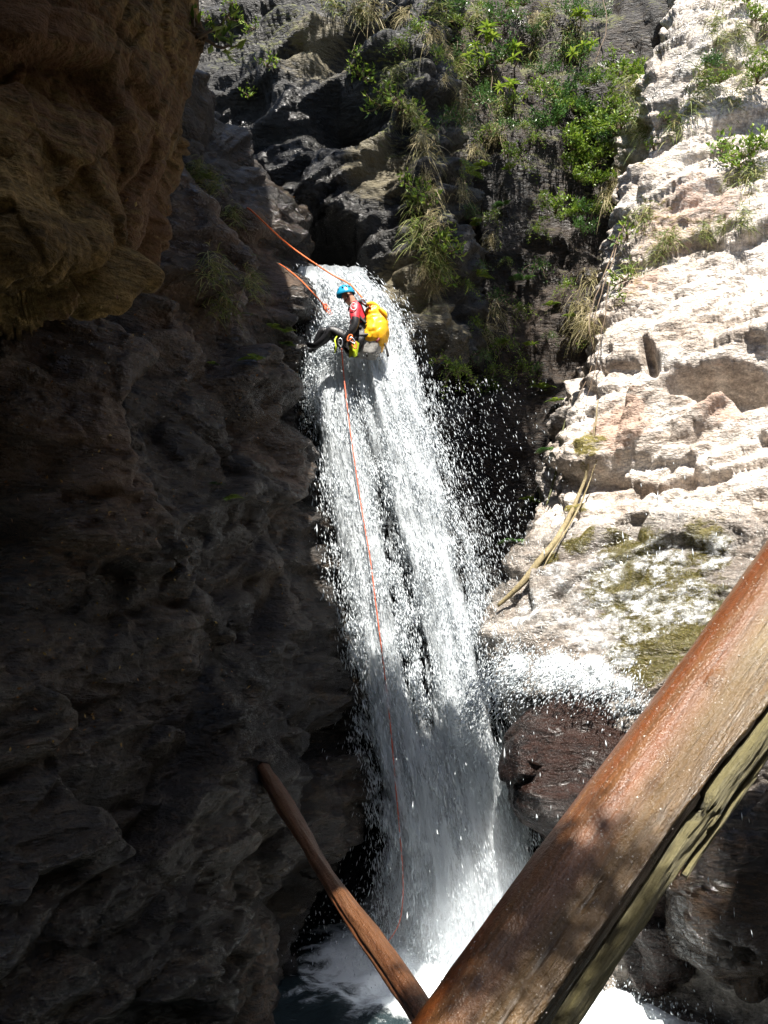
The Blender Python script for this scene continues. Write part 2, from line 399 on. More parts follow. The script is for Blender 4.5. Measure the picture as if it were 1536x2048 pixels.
# --- shaded left wall that runs back to the fall
def d_left(p):
    d = 0.35 * fbm(p, 0.5, 3, 13)
    d = d + blocks(p, BED_LEFT, 1.0, (1.6, 1.0, 0.9), 23, 0.44, 0.5, 0.06, 0.12)
    d = d + blocks(p, BED_LEFT, 0.38, (1.7, 1.0, 0.7), 33, 0.13, 0.5, 0.03, 0.10)
    d = d + blocks(p, BED_LEFT, 0.14, (1.6, 1.0, 0.7), 43, 0.03, 0.4, 0.008, 0.08)
    q = p * np.array((1.0, 1.0, 0.35))
    d = d + 0.03 * ridge(q, 2.4, 3, 63) + beds(p, BED_LEFT, 0.05, 68) + 0.015 * fbm(p, 9, 3, 64)
    return d
rows = []
for (py, pyl, L, m, e) in (
    (235, -200, (-420, 6.4), (180, 60, 8.6), (392, 11.0)), (330, 120, (-420, 6.1), (250, 260, 8.6), (455, 11.0)), (430, 330, (-420, 5.9), (300, 400, 8.4), (532, 11.1)),
    (520, 470, (-420, 5.7), (330, 500, 8.3), (570, 11.2)), (590, 560, (-420, 5.6), (340, 580, 8.2), (590, 11.25)), (700, 690, (-420, 5.5), (345, 700, 8.0), (598, 11.2)), (820, 830, (-420, 5.2), (340, 825, 7.8), (612, 11.1)), (980, 1000, (-420, 5.0), (345, 990, 7.7), (630, 10.9)),
    (1200, 1220, (-420, 4.9), (355, 1210, 7.6), (640, 10.6)), (1420, 1450, (-420, 4.8), (360, 1430, 7.5), (655, 10.3)), (1600, 1640, (-420, 4.7), (350, 1620, 7.2), (640, 9.8)),
    (1800, 1850, (-420, 4.6), (330, 1820, 6.9), (580, 9.3)), (2000, 2060, (-420, 4.5), (310, 2020, 6.7), (540, 8.7)), (2300, 2400, (-420, 4.3), (290, 2320, 6.4), (480, 8.2)), (2700, 2800, (-420, 4.2), (250, 2700, 6.2), (440, 8.0))):
    ex, ey = e
    rows.append([(L[0], pyl, L[1]), (-60, pyl, (L[1] * 0.62 + m[2] * 0.38)), m, ((m[0] + ex) / 2 + 25, (m[1] + py) / 2, (m[2] + ey) / 2 + 0.0), (ex, py, ey), (ex + 10, py, ey + 0.7), (ex - 40, py, ey + 2.4)])
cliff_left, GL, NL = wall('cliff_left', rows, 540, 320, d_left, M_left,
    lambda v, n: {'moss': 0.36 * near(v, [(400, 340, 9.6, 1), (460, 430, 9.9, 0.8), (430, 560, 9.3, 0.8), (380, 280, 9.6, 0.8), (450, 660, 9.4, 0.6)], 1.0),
                  'tint': 0.24 + 0.55 * near(v, [(400, 480, 9, 1.4), (350, 620, 8.4, 1.2), (80, 760, 6, 1.3), (130, 950, 6.3, 1.0), (470, 520, 10, 1), (500, 900, 9.5, 0.7)], 1.2) + 0.35 * noise(v, 0.7, 9),  # brown tint; shoulder spots also paint in sky and bounce light
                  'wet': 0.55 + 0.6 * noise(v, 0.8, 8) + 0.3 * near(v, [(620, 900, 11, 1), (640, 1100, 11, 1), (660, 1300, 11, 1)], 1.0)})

# --- near ochre overhang, upper left
def d_over(p):
    d = 0.14 * fbm(p, 0.9, 3, 14)
    d = d + blocks(p, BED_BACK, 0.75, (1.4, 1.0, 1.3), 24, 0.26, 0.45, 0.05, 0.12)
    d = d + blocks(p, BED_BACK, 0.28, (1.3, 1.0, 1.2), 34, 0.07, 0.45, 0.02, 0.1)
    d = d + 0.035 * ridge(p * np.array((1.6, 1.6, 0.7)), 3.2, 4, 65) + 0.012 * fbm(p, 14, 3, 66)
    return d
rows = []
for (py, e, Y0, Ye, k) in ((-1500, 560, 3.6, 5.4, 0), (-900, 520, 3.6, 5.3, 0), (-400, 470, 3.6, 5.2, 0), (-120, 405, 3.6, 5.15, 0), (40, 360, 3.6, 5.1, 0), (150, 350, 3.6, 5.05, 0), (260, 352, 3.65, 5.0, 0), (325, 338, 3.7, 4.95, 0), (385, 285, 3.7, 4.8, 0), (450, 275, 3.7, 4.7, 0),
                       (515, 252, 3.8, 4.7, 0), (560, 190, 4.0, 4.75, 0), (590, 100, 4.4, 4.9, 0), (615, 60, 5.2, 5.5, 1), (640, 60, 6.6, 6.8, 1)):
    rows.append([(-700, py, Y0 - 0.6), (-250, py, Y0), (e * 0.25 - 20, py, Y0 * 0.72 + Ye * 0.28 - 0.1), (e * 0.65, py, Y0 * 0.35 + Ye * 0.65 - 0.12), (e * 0.92, py, Ye - 0.1), (e, py, Ye + 0.25), (e - 15, py, Ye + 0.9), (e - 110, py - 20, Ye + 2.2), (e - 260, py - 40, Ye + 4.0)])
cliff_over, GO, NO = wall('cliff_overhang', rows, 380, 300, d_over, M_over,
    lambda v, n: {'moss': 0.22 + 0.25 * noise(v, 0.8, 5), 'tint': 0.42 + 0.45 * noise(v, 0.9, 6), 'wet': 0.05 + 0.3 * noise(v, 0.6, 7)})

# --- sunlit right wall
def d_right(p):
    z = p[:, 2]
    soft = 1 - 0.55 * (1 - sm(z, 3.2, 5.2))           # the wet slab low down is water-worn
    d = 0.12 * fbm(p, 0.6, 3, 15)
    d = d + soft * blocks(p, BED_RIGHT, 1.25, (2.0, 1.2, 0.85), 25, 0.22, 0.35, 0.06, 0.10)
    d = d + soft * blocks(p, BED_RIGHT, 0.45, (1.9, 1.0, 0.6), 35, 0.13, 0.5, 0.06, 0.08)
    d = d + soft * blocks(p, BED_RIGHT, 0.16, (1.8, 1.0, 0.55), 45, 0.05, 0.45, 0.012, 0.08)
    d = d + soft * strata(p, BED_RIGHT, 0.30, 55, 0.10) + strata(p, BED_RIGHT, 0.11, 57, 0.045) + soft * beds(p, BED_RIGHT, 0.035, 67)
    for (px, py, Y, rx, rz, k) in ((1460, 765, 10.2, 0.66, 0.17, 0.7), (1312, 720, 10.8, 0.09, 0.40, 0.4)):
        c = P(px, py, Y); q = (p - c) / np.array((rx, 2.5, rz)); d = d - k * (1 - sm(np.linalg.norm(q, axis=1), 0.55, 1.1))
    return d
def a_right(v, n):
    low = 1 - sm(v[:, 2], 4.1, 5.4)
    alg = near(v, [(1320, 1170, 9.3, 1.1), (1260, 1090, 9.6, 0.8), (1360, 1240, 9.0, 1.2), (1240, 1180, 9.6, 0.8), (1400, 1080, 9.2, 0.7), (1150, 1070, 10, 0.5), (1300, 1290, 9, 0.9), (1100, 1130, 10.2, 0.4)], 0.8)
    lich = near(v, [(1180, 890, 10.8, 0.6), (1165, 950, 10.7, 0.5), (1150, 1010, 10.6, 0.4)], 0.6)
    top = near(v, [(1300, 430, 11.8, 1.0), (1500, 330, 11.4, 1.2), (1500, 130, 12.3, 1.5), (1400, 450, 11.4, 0.8), (1330, 300, 12.0, 0.9), (1380, 60, 12.8, 1.4), (1250, 580, 11.6, 0.6)], 1.0)
    return {'moss': np.maximum(np.maximum(0.78 * alg, 0.7 * lich), 0.40 * top), 'tint': 0.18 + 0.45 * near(v, [(1330, 420, 11.5, 1), (1270, 520, 11.5, 0.8), (1230, 830, 10.6, 0.7), (1400, 370, 11.5, 0.9), (1460, 770, 10, 0.8)], 0.9) + 0.2 * noise(v, 0.8, 2),
            'wet': np.maximum(0.95 * low, 0.55 * near(v, [(1350, 60, 13, 1.4), (1320, 160, 12.6, 1.0), (1310, 720, 10.8, 0.5)], 1.0))}  # crevice spot paints its shade as wet; other spots are wet rock
rows = []
for (py, e, Ye, Yr) in ((-600, 1520, 15.5, 15.0), (-200, 1420, 14.2, 13.8), (40, 1340, 13.3, 13.0), (200, 1285, 12.8, 12.3), (340, 1255, 12.4, 11.8), (480, 1238, 12.1, 11.2), (620, 1212, 11.8, 10.6), (750, 1178, 11.4, 10.1), (870, 1142, 11.1, 9.7),
                        (990, 1102, 10.8, 9.3), (1100, 1055, 10.5, 8.9), (1200, 990, 10.2, 8.6), (1290, 955, 9.9, 8.3), (1400, 1000, 9.6, 8.0), (1550, 1100, 9.4, 7.9), (1800, 1120, 9.2, 7.8), (2200, 1120, 9.0, 7.6)):
    rows.append([(e - 30, py, Ye + 3.2), (e - 4, py, Ye + 1.1), (e + 6, py, Ye + 0.12), (e * 0.7 + 1536 * 0.3, py, Ye * 0.75 + Yr * 0.25 - 0.1), (e * 0.35 + 1536 * 0.65, py, Ye * 0.4 + Yr * 0.6), (1560, py, Yr), (1800, py, Yr - 1.0), (2150, py, Yr - 2.2)])
cliff_right, GR, NR = wall('cliff_right', rows, 580, 340, d_right, M_right, a_right)

# --- the canyon goes on behind the camera as side walls; added roof and end wall block light
def d_rough(p):
    return 0.5 * fbm(p, 0.4, 4, 17) + blocks(p, BED_LEFT, 1.2, (1.5, 1, 0.9), 27, 0.5, 0.5)
def zero(v, n): return {'moss': v[:, 0] * 0 + 0.2, 'tint': v[:, 0] * 0 + 0.3, 'wet': v[:, 0] * 0 + 0.3}
def W(x, y, z): return (x, y, z, 0)
rows = [[W(-7, -14, 15), W(-5, -6, 14), W(-4, 0, 13), W(-3.6, 3, 13)], [W(-5.5, -14, 8), W(-4, -6, 8), W(-3.2, 0, 8), W(-3.1, 3, 8)],
        [W(-4.5, -14, 3), W(-3.4, -6, 3), W(-2.8, 0, 3), W(-2.7, 3.5, 3)], [W(-4.2, -14, -2), W(-3.2, -6, -2), W(-2.6, 0, -2), W(-2.5, 3.5, -2)]]
wall('cliff_behind_left', rows, 60, 60, d_rough, M_over, zero)
rows = [[W(6.5, 8, 17), W(6.8, 4, 15), W(7.2, 0, 14), W(7, -6, 14), W(8, -14, 15)], [W(5.6, 8.2, 9), W(5.8, 4, 9), W(5.8, 0, 8), W(5.6, -6, 8), W(6, -14, 8)],
        [W(4.2, 7, 3), W(4.4, 3, 3), W(4.6, 0, 3), W(4.4, -6, 3), W(5, -14, 3)], [W(3.6, 6, -2), W(4, 3, -2), W(4, 0, -2), W(4, -6, -2), W(4.4, -14, -2)]]
wall('cliff_behind_right', rows, 60, 70, d_rough, M_right, zero)
rows = [[W(-6, -5, 14), W(-2, -6.5, 13), W(3, -6.5, 13.5), W(8, -5, 14)], [W(-5, -5, 8), W(-2, -6, 8), W(3, -6, 8), W(7, -5, 8)], [W(-5, -4.5, 2), W(-2, -5, 2), W(3, -5, 2), W(7, -4.5, 2)], [W(-5, -4, -2), W(-2, -4.5, -2), W(3, -4.5, -2), W(7, -4, -2)]]
wall('added_end_wall', rows, 60, 70, d_rough, M_left, zero)  # end wall added to block sky light from behind the camera
# unseen roof added above the left cliff, its edge shaped to cast the shade
rows = []
for (y, x1, z) in ((0.6, -2.2, 10.6), (1.2, -1.4, 10.25), (1.55, 0.2, 10.2), (2.5, 0.2, 10.1), (3.6, 0.3, 10.0), (4.6, 1.1, 10.1), (5.1, 1.3, 10.2), (5.5, 0.9, 10.3), (5.9, 0.0, 10.4), (6.6, -0.6, 10.5), (8.0, -0.8, 11.0), (9.4, -2.2, 12.0)):
    rows.append([W(-6, y, z - 2.5), W(-3.2, y, z - 0.4), W(-1.5, y, z), W(x1 - 0.6, y, z + 0.1), W(x1, y, z + 0.5), W(x1 - 0.3, y, z + 1.4), W(-2.5, y + 0.3, z + 3.0), W(-6, y, z + 4.5)])
wall('added_shade_roof', rows, 90, 110, lambda p: 0.22 * fbm(p, 0.7, 3, 18) + blocks(p, BED_LEFT, 0.7, (1.5, 1, 0.9), 28, 0.22, 0.5), M_over, zero)
# ------------------------------------------------------------------ boulders
def boulder(name, c, rad, seed, mat, label, fr=BED_RIGHT, nv=70, nu=110, amp=1.0, cat='boulder', group=None, rough=1.0):
    th = np.linspace(0.02, np.pi - 0.02, nv); ph = np.linspace(0, 2 * np.pi, nu, endpoint=False)
    T, Ph = np.meshgrid(th, ph, indexing='ij')
    u = np.stack((np.sin(T) * np.cos(Ph), np.sin(T) * np.sin(Ph), np.cos(T)), -1).reshape(-1, 3)
    k = 1.0 / (np.abs(u) ** 2.6).sum(1) ** (1 / 2.6)              # a little boxy
    p = u * k[:, None] * np.array(rad)
    q = p + np.asarray(c)
    d = amp * (0.18 * fbm(q, 1.1, 3, seed) + blocks(q, fr, 0.6, (1.5, 1, 0.8), seed + 3, 0.14, 0.3, 0.03, 0.15) + rough * (0.02 * ridge(q, 4, 3, seed + 5) + 0.012 * fbm(q, 10, 3, seed + 8)))
    v = p + u * d[:, None]
    me = mesh(name, v, gridF(nv, nu, True), True, {'moss': 0 * d, 'tint': 0.5 + 0.5 * noise(q, 1.2, seed), 'wet': 0.8 + 0 * d})
    return tag(obj(name, me, mat, loc=tuple(c)), label, cat, group)

M_boul = rock('rock_boulder_wet', [(0.012, 0.009, 0.009), (0.032, 0.021, 0.018), (0.055, 0.036, 0.03), (0.10, 0.07, 0.06)], [(0.035, 0.016, 0.011), (0.075, 0.035, 0.024)], (0.1, 0.2, 0), (0.35, 0.7), 0.8, wetrough=0.25)
boulder('boulder', P(1180, 1535, 9.4), (0.85, 0.6, 0.72), 3, M_boul, 'dark red-brown wet boulder beside the foot of the waterfall')
boulder('boulder', P(1500, 1765, 8.0), (0.8, 0.7, 0.8), 9, M_left, 'dark wet boulder in shade behind the lower right side of the big log')
boulder('boulder', P(1310, 1800, 8.6), (0.28, 0.35, 0.75), 15, M_boul, 'narrow reddish rock standing in foam just right of the big log', nv=50, nu=70)

# ------------------------------------------------------------------ water
def water_mat(name, alpha=1.0, col=(0.70, 0.745, 0.775), rough=0.35, sheet=False):
    t = NT(name)
    t.fin(Base_Color=col, Roughness=rough, Specular_IOR_Level=0.4)
    tr = t.n('ShaderNodeBsdfTranslucent', Color=col).outputs[0]
    mixd = t.n('ShaderNodeMixShader', Fac=0.35); t.t.links.new(t.b.outputs[0], mixd.inputs[1]); t.t.links.new(tr, mixd.inputs[2])
    tp = t.n('ShaderNodeBsdfTransparent').outputs[0]
    fin = t.n('ShaderNodeMixShader'); t.t.links.new(tp, fin.inputs[1]); t.t.links.new(mixd.outputs[0], fin.inputs[2])
    if sheet:
        cx = t.n('ShaderNodeCombineXYZ', X=t.attr('fu'), Y=t.attr('fv'), Z=t.attr('lay')).outputs[0]
        n1 = t.noise(1.0, 5, 0.65, t.map((7, 1.3, 3), src=cx)); n2 = t.noise(1.0, 4, 0.7, t.map((34, 9, 3), src=cx))
        f = t.math('ADD', t.math('MULTIPLY', n1, 0.65), t.math('MULTIPLY', n2, 0.35))
        f = t.math('ADD', f, t.math('SUBTRACT', t.attr('dens'), 0.5))
        al = t.ramp(f, [(0.43, 0.0), (0.58, alpha)])
        t.set(fin.inputs[0], al)
        t.fin(Normal=t.bump(t.math('ADD', n1, t.math('MULTIPLY', n2, 0.6)), 0.9, 0.08))
    t.t.links.new(fin.outputs[0] if sheet else mixd.outputs[0], t.out.inputs['Surface'])
    return t.m
M_sheet = water_mat('water_white_sheet', 0.9, sheet=True)
M_drop = water_mat('water_drops', 1.0, rough=0.3)

FY = np.array((560, 600, 660, 720, 800, 900, 1000, 1100, 1200, 1300, 1400, 1500, 1600, 1700, 1800, 1900, 1990.0))
FL = np.array((582, 588, 598, 604, 614, 630, 645, 658, 670, 685, 702, 722, 744, 760, 770, 776, 776.0))
FR = np.array((740, 790, 822, 838, 858, 888, 918, 946, 968, 982, 998, 1020, 1045, 1070, 1085, 1085, 1060.0))
FD = np.array((11.55, 11.4, 11.25, 11.15, 11.0, 10.85, 10.72, 10.6, 10.5, 10.42, 10.34, 10.26, 10.2, 10.14, 10.08, 10.02, 9.98))
def fallpt(u, y):
    """u across -1..1, y photo row -> centre line of the jet in the world (vectorised)."""
    l = np.interp(y, FY, FL); r = np.interp(y, FY, FR); Y = np.interp(y, FY, FD)
    px = (l + r) / 2 + u * (r - l) / 2
    a = (px - 768) / FPX; b = (1024 - y) / FPX
    t = Y / (math.cos(PITCH) - b * math.sin(PITCH))
    return np.stack((a * t, Y, CAM[2] + (math.sin(PITCH) + b * math.cos(PITCH)) * t), -1)
UL = lambda y: np.interp(y, (560, 700, 900, 1100, 1300, 1500, 1700, 1950), (-0.35, -0.62, -0.6, -0.55, -0.5, -0.45, -0.25, 0))
UR = lambda y: np.interp(y, (560, 700, 900, 1100, 1300, 1500, 1700, 1950), (0.35, 0.42, 0.38, 0.35, 0.45, 0.42, 0.35, 0.1))
def dens(u, y):
    """How much water at (u, y): two ropes of white water with thinner water between."""
    sg = np.interp(y, (560, 800, 1300, 1900), (0.35, 0.24, 0.27, 0.5))
    return np.clip(0.95 * np.exp(-((u - UL(y)) / sg) ** 2) + 1.0 * np.exp(-((u - UR(y)) / (sg * 1.15)) ** 2) + np.interp(y, (560, 950, 1150, 1400, 1700), (0.6, 0.55, 0.40, 0.36, 0.55)), 0, 1.1) * (1 - sm(np.abs(u), 0.8, 1.05))

fall = empty('waterfall', tuple(P(900, 1960, 10)), 'white waterfall plunging from the dark slot to the pool', 'waterfall')
fall['kind'] = 'structure'
def sheet(layer, dy, wide, nv, nu, amp, gain=0.58, base=1.0, ytop=545):
    y = np.linspace(ytop, 1985, nv); u = np.linspace(-1, 1, nu)
    U, Yy = np.meshgrid(u, y); p = fallpt(U.ravel() * wide, Yy.ravel())
    fv = (Yy.ravel() - 560) / 160.0; fu = U.ravel()
    q = np.stack((fu * 5, fv * 0.8, fu * 0 + layer * 9.0), 1)
    bulge = (1 - fu ** 2) * -0.22 * np.interp(Yy.ravel(), (560, 900), (0.4, 1))
    p[:, 1] += dy + bulge + amp * fbm(q, 1.2, 4, 70 + layer)
    p[:, 0] += 0.05 * noise(q, 1.0, 90 + layer)
    a = {'fu': fu, 'fv': fv - np.sqrt(np.maximum(fv, 0)) * 0.0, 'lay': fu * 0 + layer * 5.3, 'dens': dens(fu * wide, Yy.ravel()) * gain + base * np.interp(Yy.ravel(), (560, 900, 1300, 1985), (0.17, 0.10, 0.0, 0.0))}
    me = mesh('water_sheet', p - np.array(fall.location), gridF(nv, nu), True, a)
    o = obj('water_sheet', me, M_sheet, fall); return o
sheet(0, 0.22, 0.95, 260, 60, 0.05); sheet(1, 0.02, 1.0, 260, 60, 0.07); sheet(2, -0.15, 0.95, 260, 60, 0.08); sheet(3, -0.34, 0.92, 240, 60, 0.09, 0.50, 0.0, 730)
# stream bed that feeds the lip, running back into the slot
yy, uu = np.meshgrid(np.linspace(0, 1, 40), np.linspace(-1, 1, 30), indexing='ij')
c0 = (P(582, 566, 11.6) + P(745, 566, 11.6)) / 2
p = np.stack((c0[0] - 0.25 * yy + uu * (0.62 - 0.25 * yy), 11.45 + 2.6 * yy, c0[2] - 0.03 + 0.25 * yy + 0 * uu), -1).reshape(-1, 3)
p[:, 2] += 0.05 * fbm(p, 3.0, 3, 88) - 0.14 * np.exp(-((yy.ravel()) / 0.05) ** 2)
me = mesh('lip_stream', p - np.array(fall.location), gridF(40, 30), True, {'fu': uu.ravel(), 'fv': yy.ravel() * 4, 'lay': uu.ravel() * 0 + 40, 'dens': uu.ravel() * 0 + 0.62})
obj('lip_stream', me, M_sheet, fall)

def drops(name, pos, rad, axis, elong, parent=None, mat=None, loc=None):
    """Merged little stretched bipyramids, one mesh."""
    n = len(pos); loc = np.zeros(3) if loc is None else np.asarray(loc)
    ax = axis / (np.linalg.norm(axis, axis=1, keepdims=True) + 1e-9)
    ref = rng.normal(size=(n, 3)); a = np.cross(ax, ref); a /= np.linalg.norm(a, axis=1, keepdims=True) + 1e-9; b = np.cross(ax, a)
    r = rad[:, None]; L = r * elong[:, None]
    c = pos - loc
    V = [c + ax * L]
    for k in range(3):
        th = 2 * np.pi * k / 3
        V.append(c + r * (math.cos(th) * a + math.sin(th) * b))
    V.append(c - ax * L)
    V = np.stack(V, 1).reshape(-1, 3)
    base = (np.arange(n) * 5)[:, None, None]
    f = np.array([(0, 1, 2), (0, 2, 3), (0, 3, 1), (4, 2, 1), (4, 3, 2), (4, 1, 3)])[None]
    F = (base + f).reshape(-1, 3)
    return obj(name, mesh(name, V, F, True), mat or M_drop, parent)

def fall_drops(n):
    y = 560 + 1430 * rng.random(n * 6) ** 0.9
    u = rng.uniform(-1.15, 1.15, n * 6)
    q = np.stack((u * 4.5, (y - 560) / 95.0, 0 * y), 1)
    clump = fbm(q, 1.0, 3, 101) + 0.6 * fbm(q * np.array((3, 2.5, 1)), 1.0, 2, 105)
    d = np.clip(dens(u, y) + 0.10, 0, 1) * np.clip(0.38 + 1.15 * clump, 0.02, 1.4)
    keep = rng.random(n * 6) < d
    u, y = u[keep][:n], y[keep][:n]; m = len(u)
    p = fallpt(u, y)
    tan = fallpt(u, y + 12) - p
    p[:, 1] += -0.12 + rng.normal(0, 0.16, m) - 0.2 * (1 - u ** 2) * np.interp(y, (560, 900), (0.3, 1))
    p += rng.normal(0, 0.02, (m, 3))
    rad = np.exp(rng.normal(math.log(0.0037), 0.42, m)).clip(0.0016, 0.010)
    return p, rad, tan + rng.normal(0, 0.008, (m, 3)), rng.uniform(3.0, 10.0, m)
p, r, ax, el = fall_drops(118000)
o = drops('falling_drops', p, r, ax, el, fall, loc=fall.location); o['kind'] = 'stuff'

# loose spray flung off to the sides of the jet
def spray(n, boxes, rlo, rhi, e=(1.5, 4.5)):
    Ps, A = [], []
    tot = sum(b[-1] for b in boxes)
    for (x0, x1, y0, y1, Y0, Y1, sx, wgt) in boxes:
        k = int(n * wgt / tot)
        if sx > 0: px = x0 + np.abs(rng.exponential((x1 - x0) / 2.2, k))
        elif sx < 0: px = x1 - np.abs(rng.exponential((x1 - x0) / 2.2, k))
        else: px = rng.uniform(x0, x1, k)
        py = rng.uniform(y0, y1, k); px = px + (py - y0) * 0.18 * (1 if sx > 0 else 0.5)
        Y = rng.uniform(Y0, Y1, k)
        Ps.append(np.array([P(a, b, c) for a, b, c in zip(px, py, Y)])); A.append(np.stack((np.full(k, 0.25 * sx), np.full(k, -0.15), np.full(k, -1.0)), 1) + rng.normal(0, 0.08, (k, 3)))
    pos = np.concatenate(Ps); m = len(pos)
    rad = np.exp(rng.normal(math.log(rlo), 0.5, m)).clip(0.0015, rhi)
    return pos, rad, np.concatenate(A), rng.uniform(*e, m)
p, r, ax, el = spray(9500, [(850, 1000, 760, 1250, 10.4, 11.2, 1, 4.0), (900, 1050, 1000, 1350, 10.0, 10.8, 1, 3.0), (560, 640, 700, 1100, 10.8, 11.3, -1, 1.0), (600, 700, 1050, 1600, 10.0, 10.6, -1, 1.6),
                            (980, 1060, 1250, 1700, 9.3, 10.0, 1, 2.4), (640, 780, 1500, 1950, 9.6, 10.2, -1, 1.2), (700, 1500, 900, 1950, 4.8, 9, 0, 0.6)], 0.0024, 0.0065, (2.5, 9.0))
tag(drops('spray_drops', p, r, ax, el), 'loose drops of spray flying beside the waterfall', 'spray', kind='stuff')

# --- cascade sliding over the wet slab on the right and off its lip
casc = empty('cascade', tuple(P(1100, 1360, 9.3)), 'white side cascade sliding over the wet slab right of the fall', 'cascade'); casc['kind'] = 'structure'
def project(v):
    r_ = v - CAM; f_ = r_ @ np.array((0, math.cos(PITCH), math.sin(PITCH)))
    return 768 + FPX * r_[..., 0] / f_, 1024 - FPX * (r_ @ np.array((0, -math.sin(PITCH), math.cos(PITCH)))) / f_
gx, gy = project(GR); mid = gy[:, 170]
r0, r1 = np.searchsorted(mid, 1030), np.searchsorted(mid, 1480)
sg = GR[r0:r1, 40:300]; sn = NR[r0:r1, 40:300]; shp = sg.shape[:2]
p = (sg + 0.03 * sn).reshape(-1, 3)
FLOWD = np.array((-0.75, -0.2, -0.63)); ACR = np.cross(FLOWD, (0.5, 0.6, -0.6)); ACR /= np.linalg.norm(ACR)
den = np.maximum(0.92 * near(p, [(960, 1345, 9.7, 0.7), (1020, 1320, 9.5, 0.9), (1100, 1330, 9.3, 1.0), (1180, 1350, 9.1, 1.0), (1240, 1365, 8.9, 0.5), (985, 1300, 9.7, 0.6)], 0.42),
                 0.66 * near(p, [(1080, 1230, 9.9, 1.0), (1180, 1240, 9.5, 1.2), (1290, 1220, 9.2, 1.2), (1380, 1190, 9.0, 1.0), (1200, 1150, 9.7, 0.9), (1320, 1110, 9.4, 1.0), (1120, 1160, 9.9, 0.7), (1420, 1090, 9.1, 0.9), (1240, 1300, 9.2, 0.8)], 0.62))  # these spots paint the wet slab's sun glints as white film
p = p + (0.03 * fbm(p, 6, 3, 131) * den)[:, None] * np.array((0, -1, 0.4))
me = mesh('water_film_and_glints', p - np.array(casc.location), gridF(*shp), True, {'fu': (p @ ACR) / 0.5, 'fv': (p @ FLOWD) * 1.6, 'lay': p[:, 0] * 0 + 77, 'dens': den * 0.80 - 0.04})
t = NT('film_and_glint_white')  # white of running water and of painted sun glints
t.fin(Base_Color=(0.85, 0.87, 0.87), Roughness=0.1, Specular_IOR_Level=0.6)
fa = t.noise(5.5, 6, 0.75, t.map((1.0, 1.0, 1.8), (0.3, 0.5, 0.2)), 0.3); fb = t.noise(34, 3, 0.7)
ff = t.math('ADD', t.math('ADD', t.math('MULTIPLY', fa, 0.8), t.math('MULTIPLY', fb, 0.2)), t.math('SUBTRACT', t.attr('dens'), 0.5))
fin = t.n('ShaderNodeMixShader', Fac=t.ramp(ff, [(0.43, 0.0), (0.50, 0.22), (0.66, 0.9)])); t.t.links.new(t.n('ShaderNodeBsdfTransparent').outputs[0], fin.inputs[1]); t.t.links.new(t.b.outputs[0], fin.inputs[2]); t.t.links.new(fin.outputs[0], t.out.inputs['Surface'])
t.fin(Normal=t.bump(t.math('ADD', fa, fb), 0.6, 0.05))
obj('water_film_and_glints', me, t.m, casc)
spots = [(x, y, 9.75 - (x - 950) * 0.0022) for x, y in zip(np.interp(rng.random(6500) ** 1.5, (0, 1), (930, 1290)), 1320 + 0 * np.arange(6500))]
k = len(spots); pos = np.array([P(x + rng.normal(0, 14), np.interp(x, (930, 960, 1020, 1120, 1290), (1440, 1365, 1320, 1330, 1385)) + rng.normal(0, 26) + abs(rng.normal(0, 30)), Y - 0.25 + rng.normal(0, 0.1)) for x, y, Y in spots])
o = drops('falling_drops', pos, np.exp(rng.normal(math.log(0.0048), 0.45, k)).clip(0.002, 0.014), np.stack((-0.6 + 0 * pos[:, 0], 0 * pos[:, 0], -1 + 0 * pos[:, 0]), 1) + rng.normal(0, 0.25, (k, 3)), rng.uniform(1.3, 4, k), casc, loc=casc.location); o['kind'] = 'stuff'

# --- bursts where water strikes the person's knees and the left edge
def burst(px, py, Y, sx, sz, n):
    q = rng.normal(0, 1, (n, 3)) * np.array((sx, 0.1, sz)) + P(px, py, Y); return q
def base_burst(px, Y, sx, sz, n):
    c = P(px, 1960, Y); c[2] = 0.05; q = rng.normal(0, 1, (n, 3)) * np.array((sx, 0.35, sz)); q[:, 2] = np.abs(q[:, 2]); return q + c
pos = np.concatenate((burst(678, 641, 10.42, 0.08, 0.06, 1500), burst(625, 770, 10.85, 0.08, 0.28, 2600), burst(655, 720, 10.75, 0.12, 0.12, 1600), burst(800, 900, 10.5, 0.12, 0.45, 2500), base_burst(905, 9.75, 0.62, 0.30, 5000), base_burst(1240, 8.5, 0.5, 0.12, 2200)))
k = len(pos); o = drops('splash_drops', pos, np.exp(rng.normal(math.log(0.0052), 0.4, k)).clip(0.002, 0.014), np.stack((0 * pos[:, 0] + 0.1, 0 * pos[:, 0], -1 + 0 * pos[:, 0]), 1) + rng.normal(0, 0.3, (k, 3)), rng.uniform(1.2, 3, k), fall, loc=fall.location); o['kind'] = 'stuff'

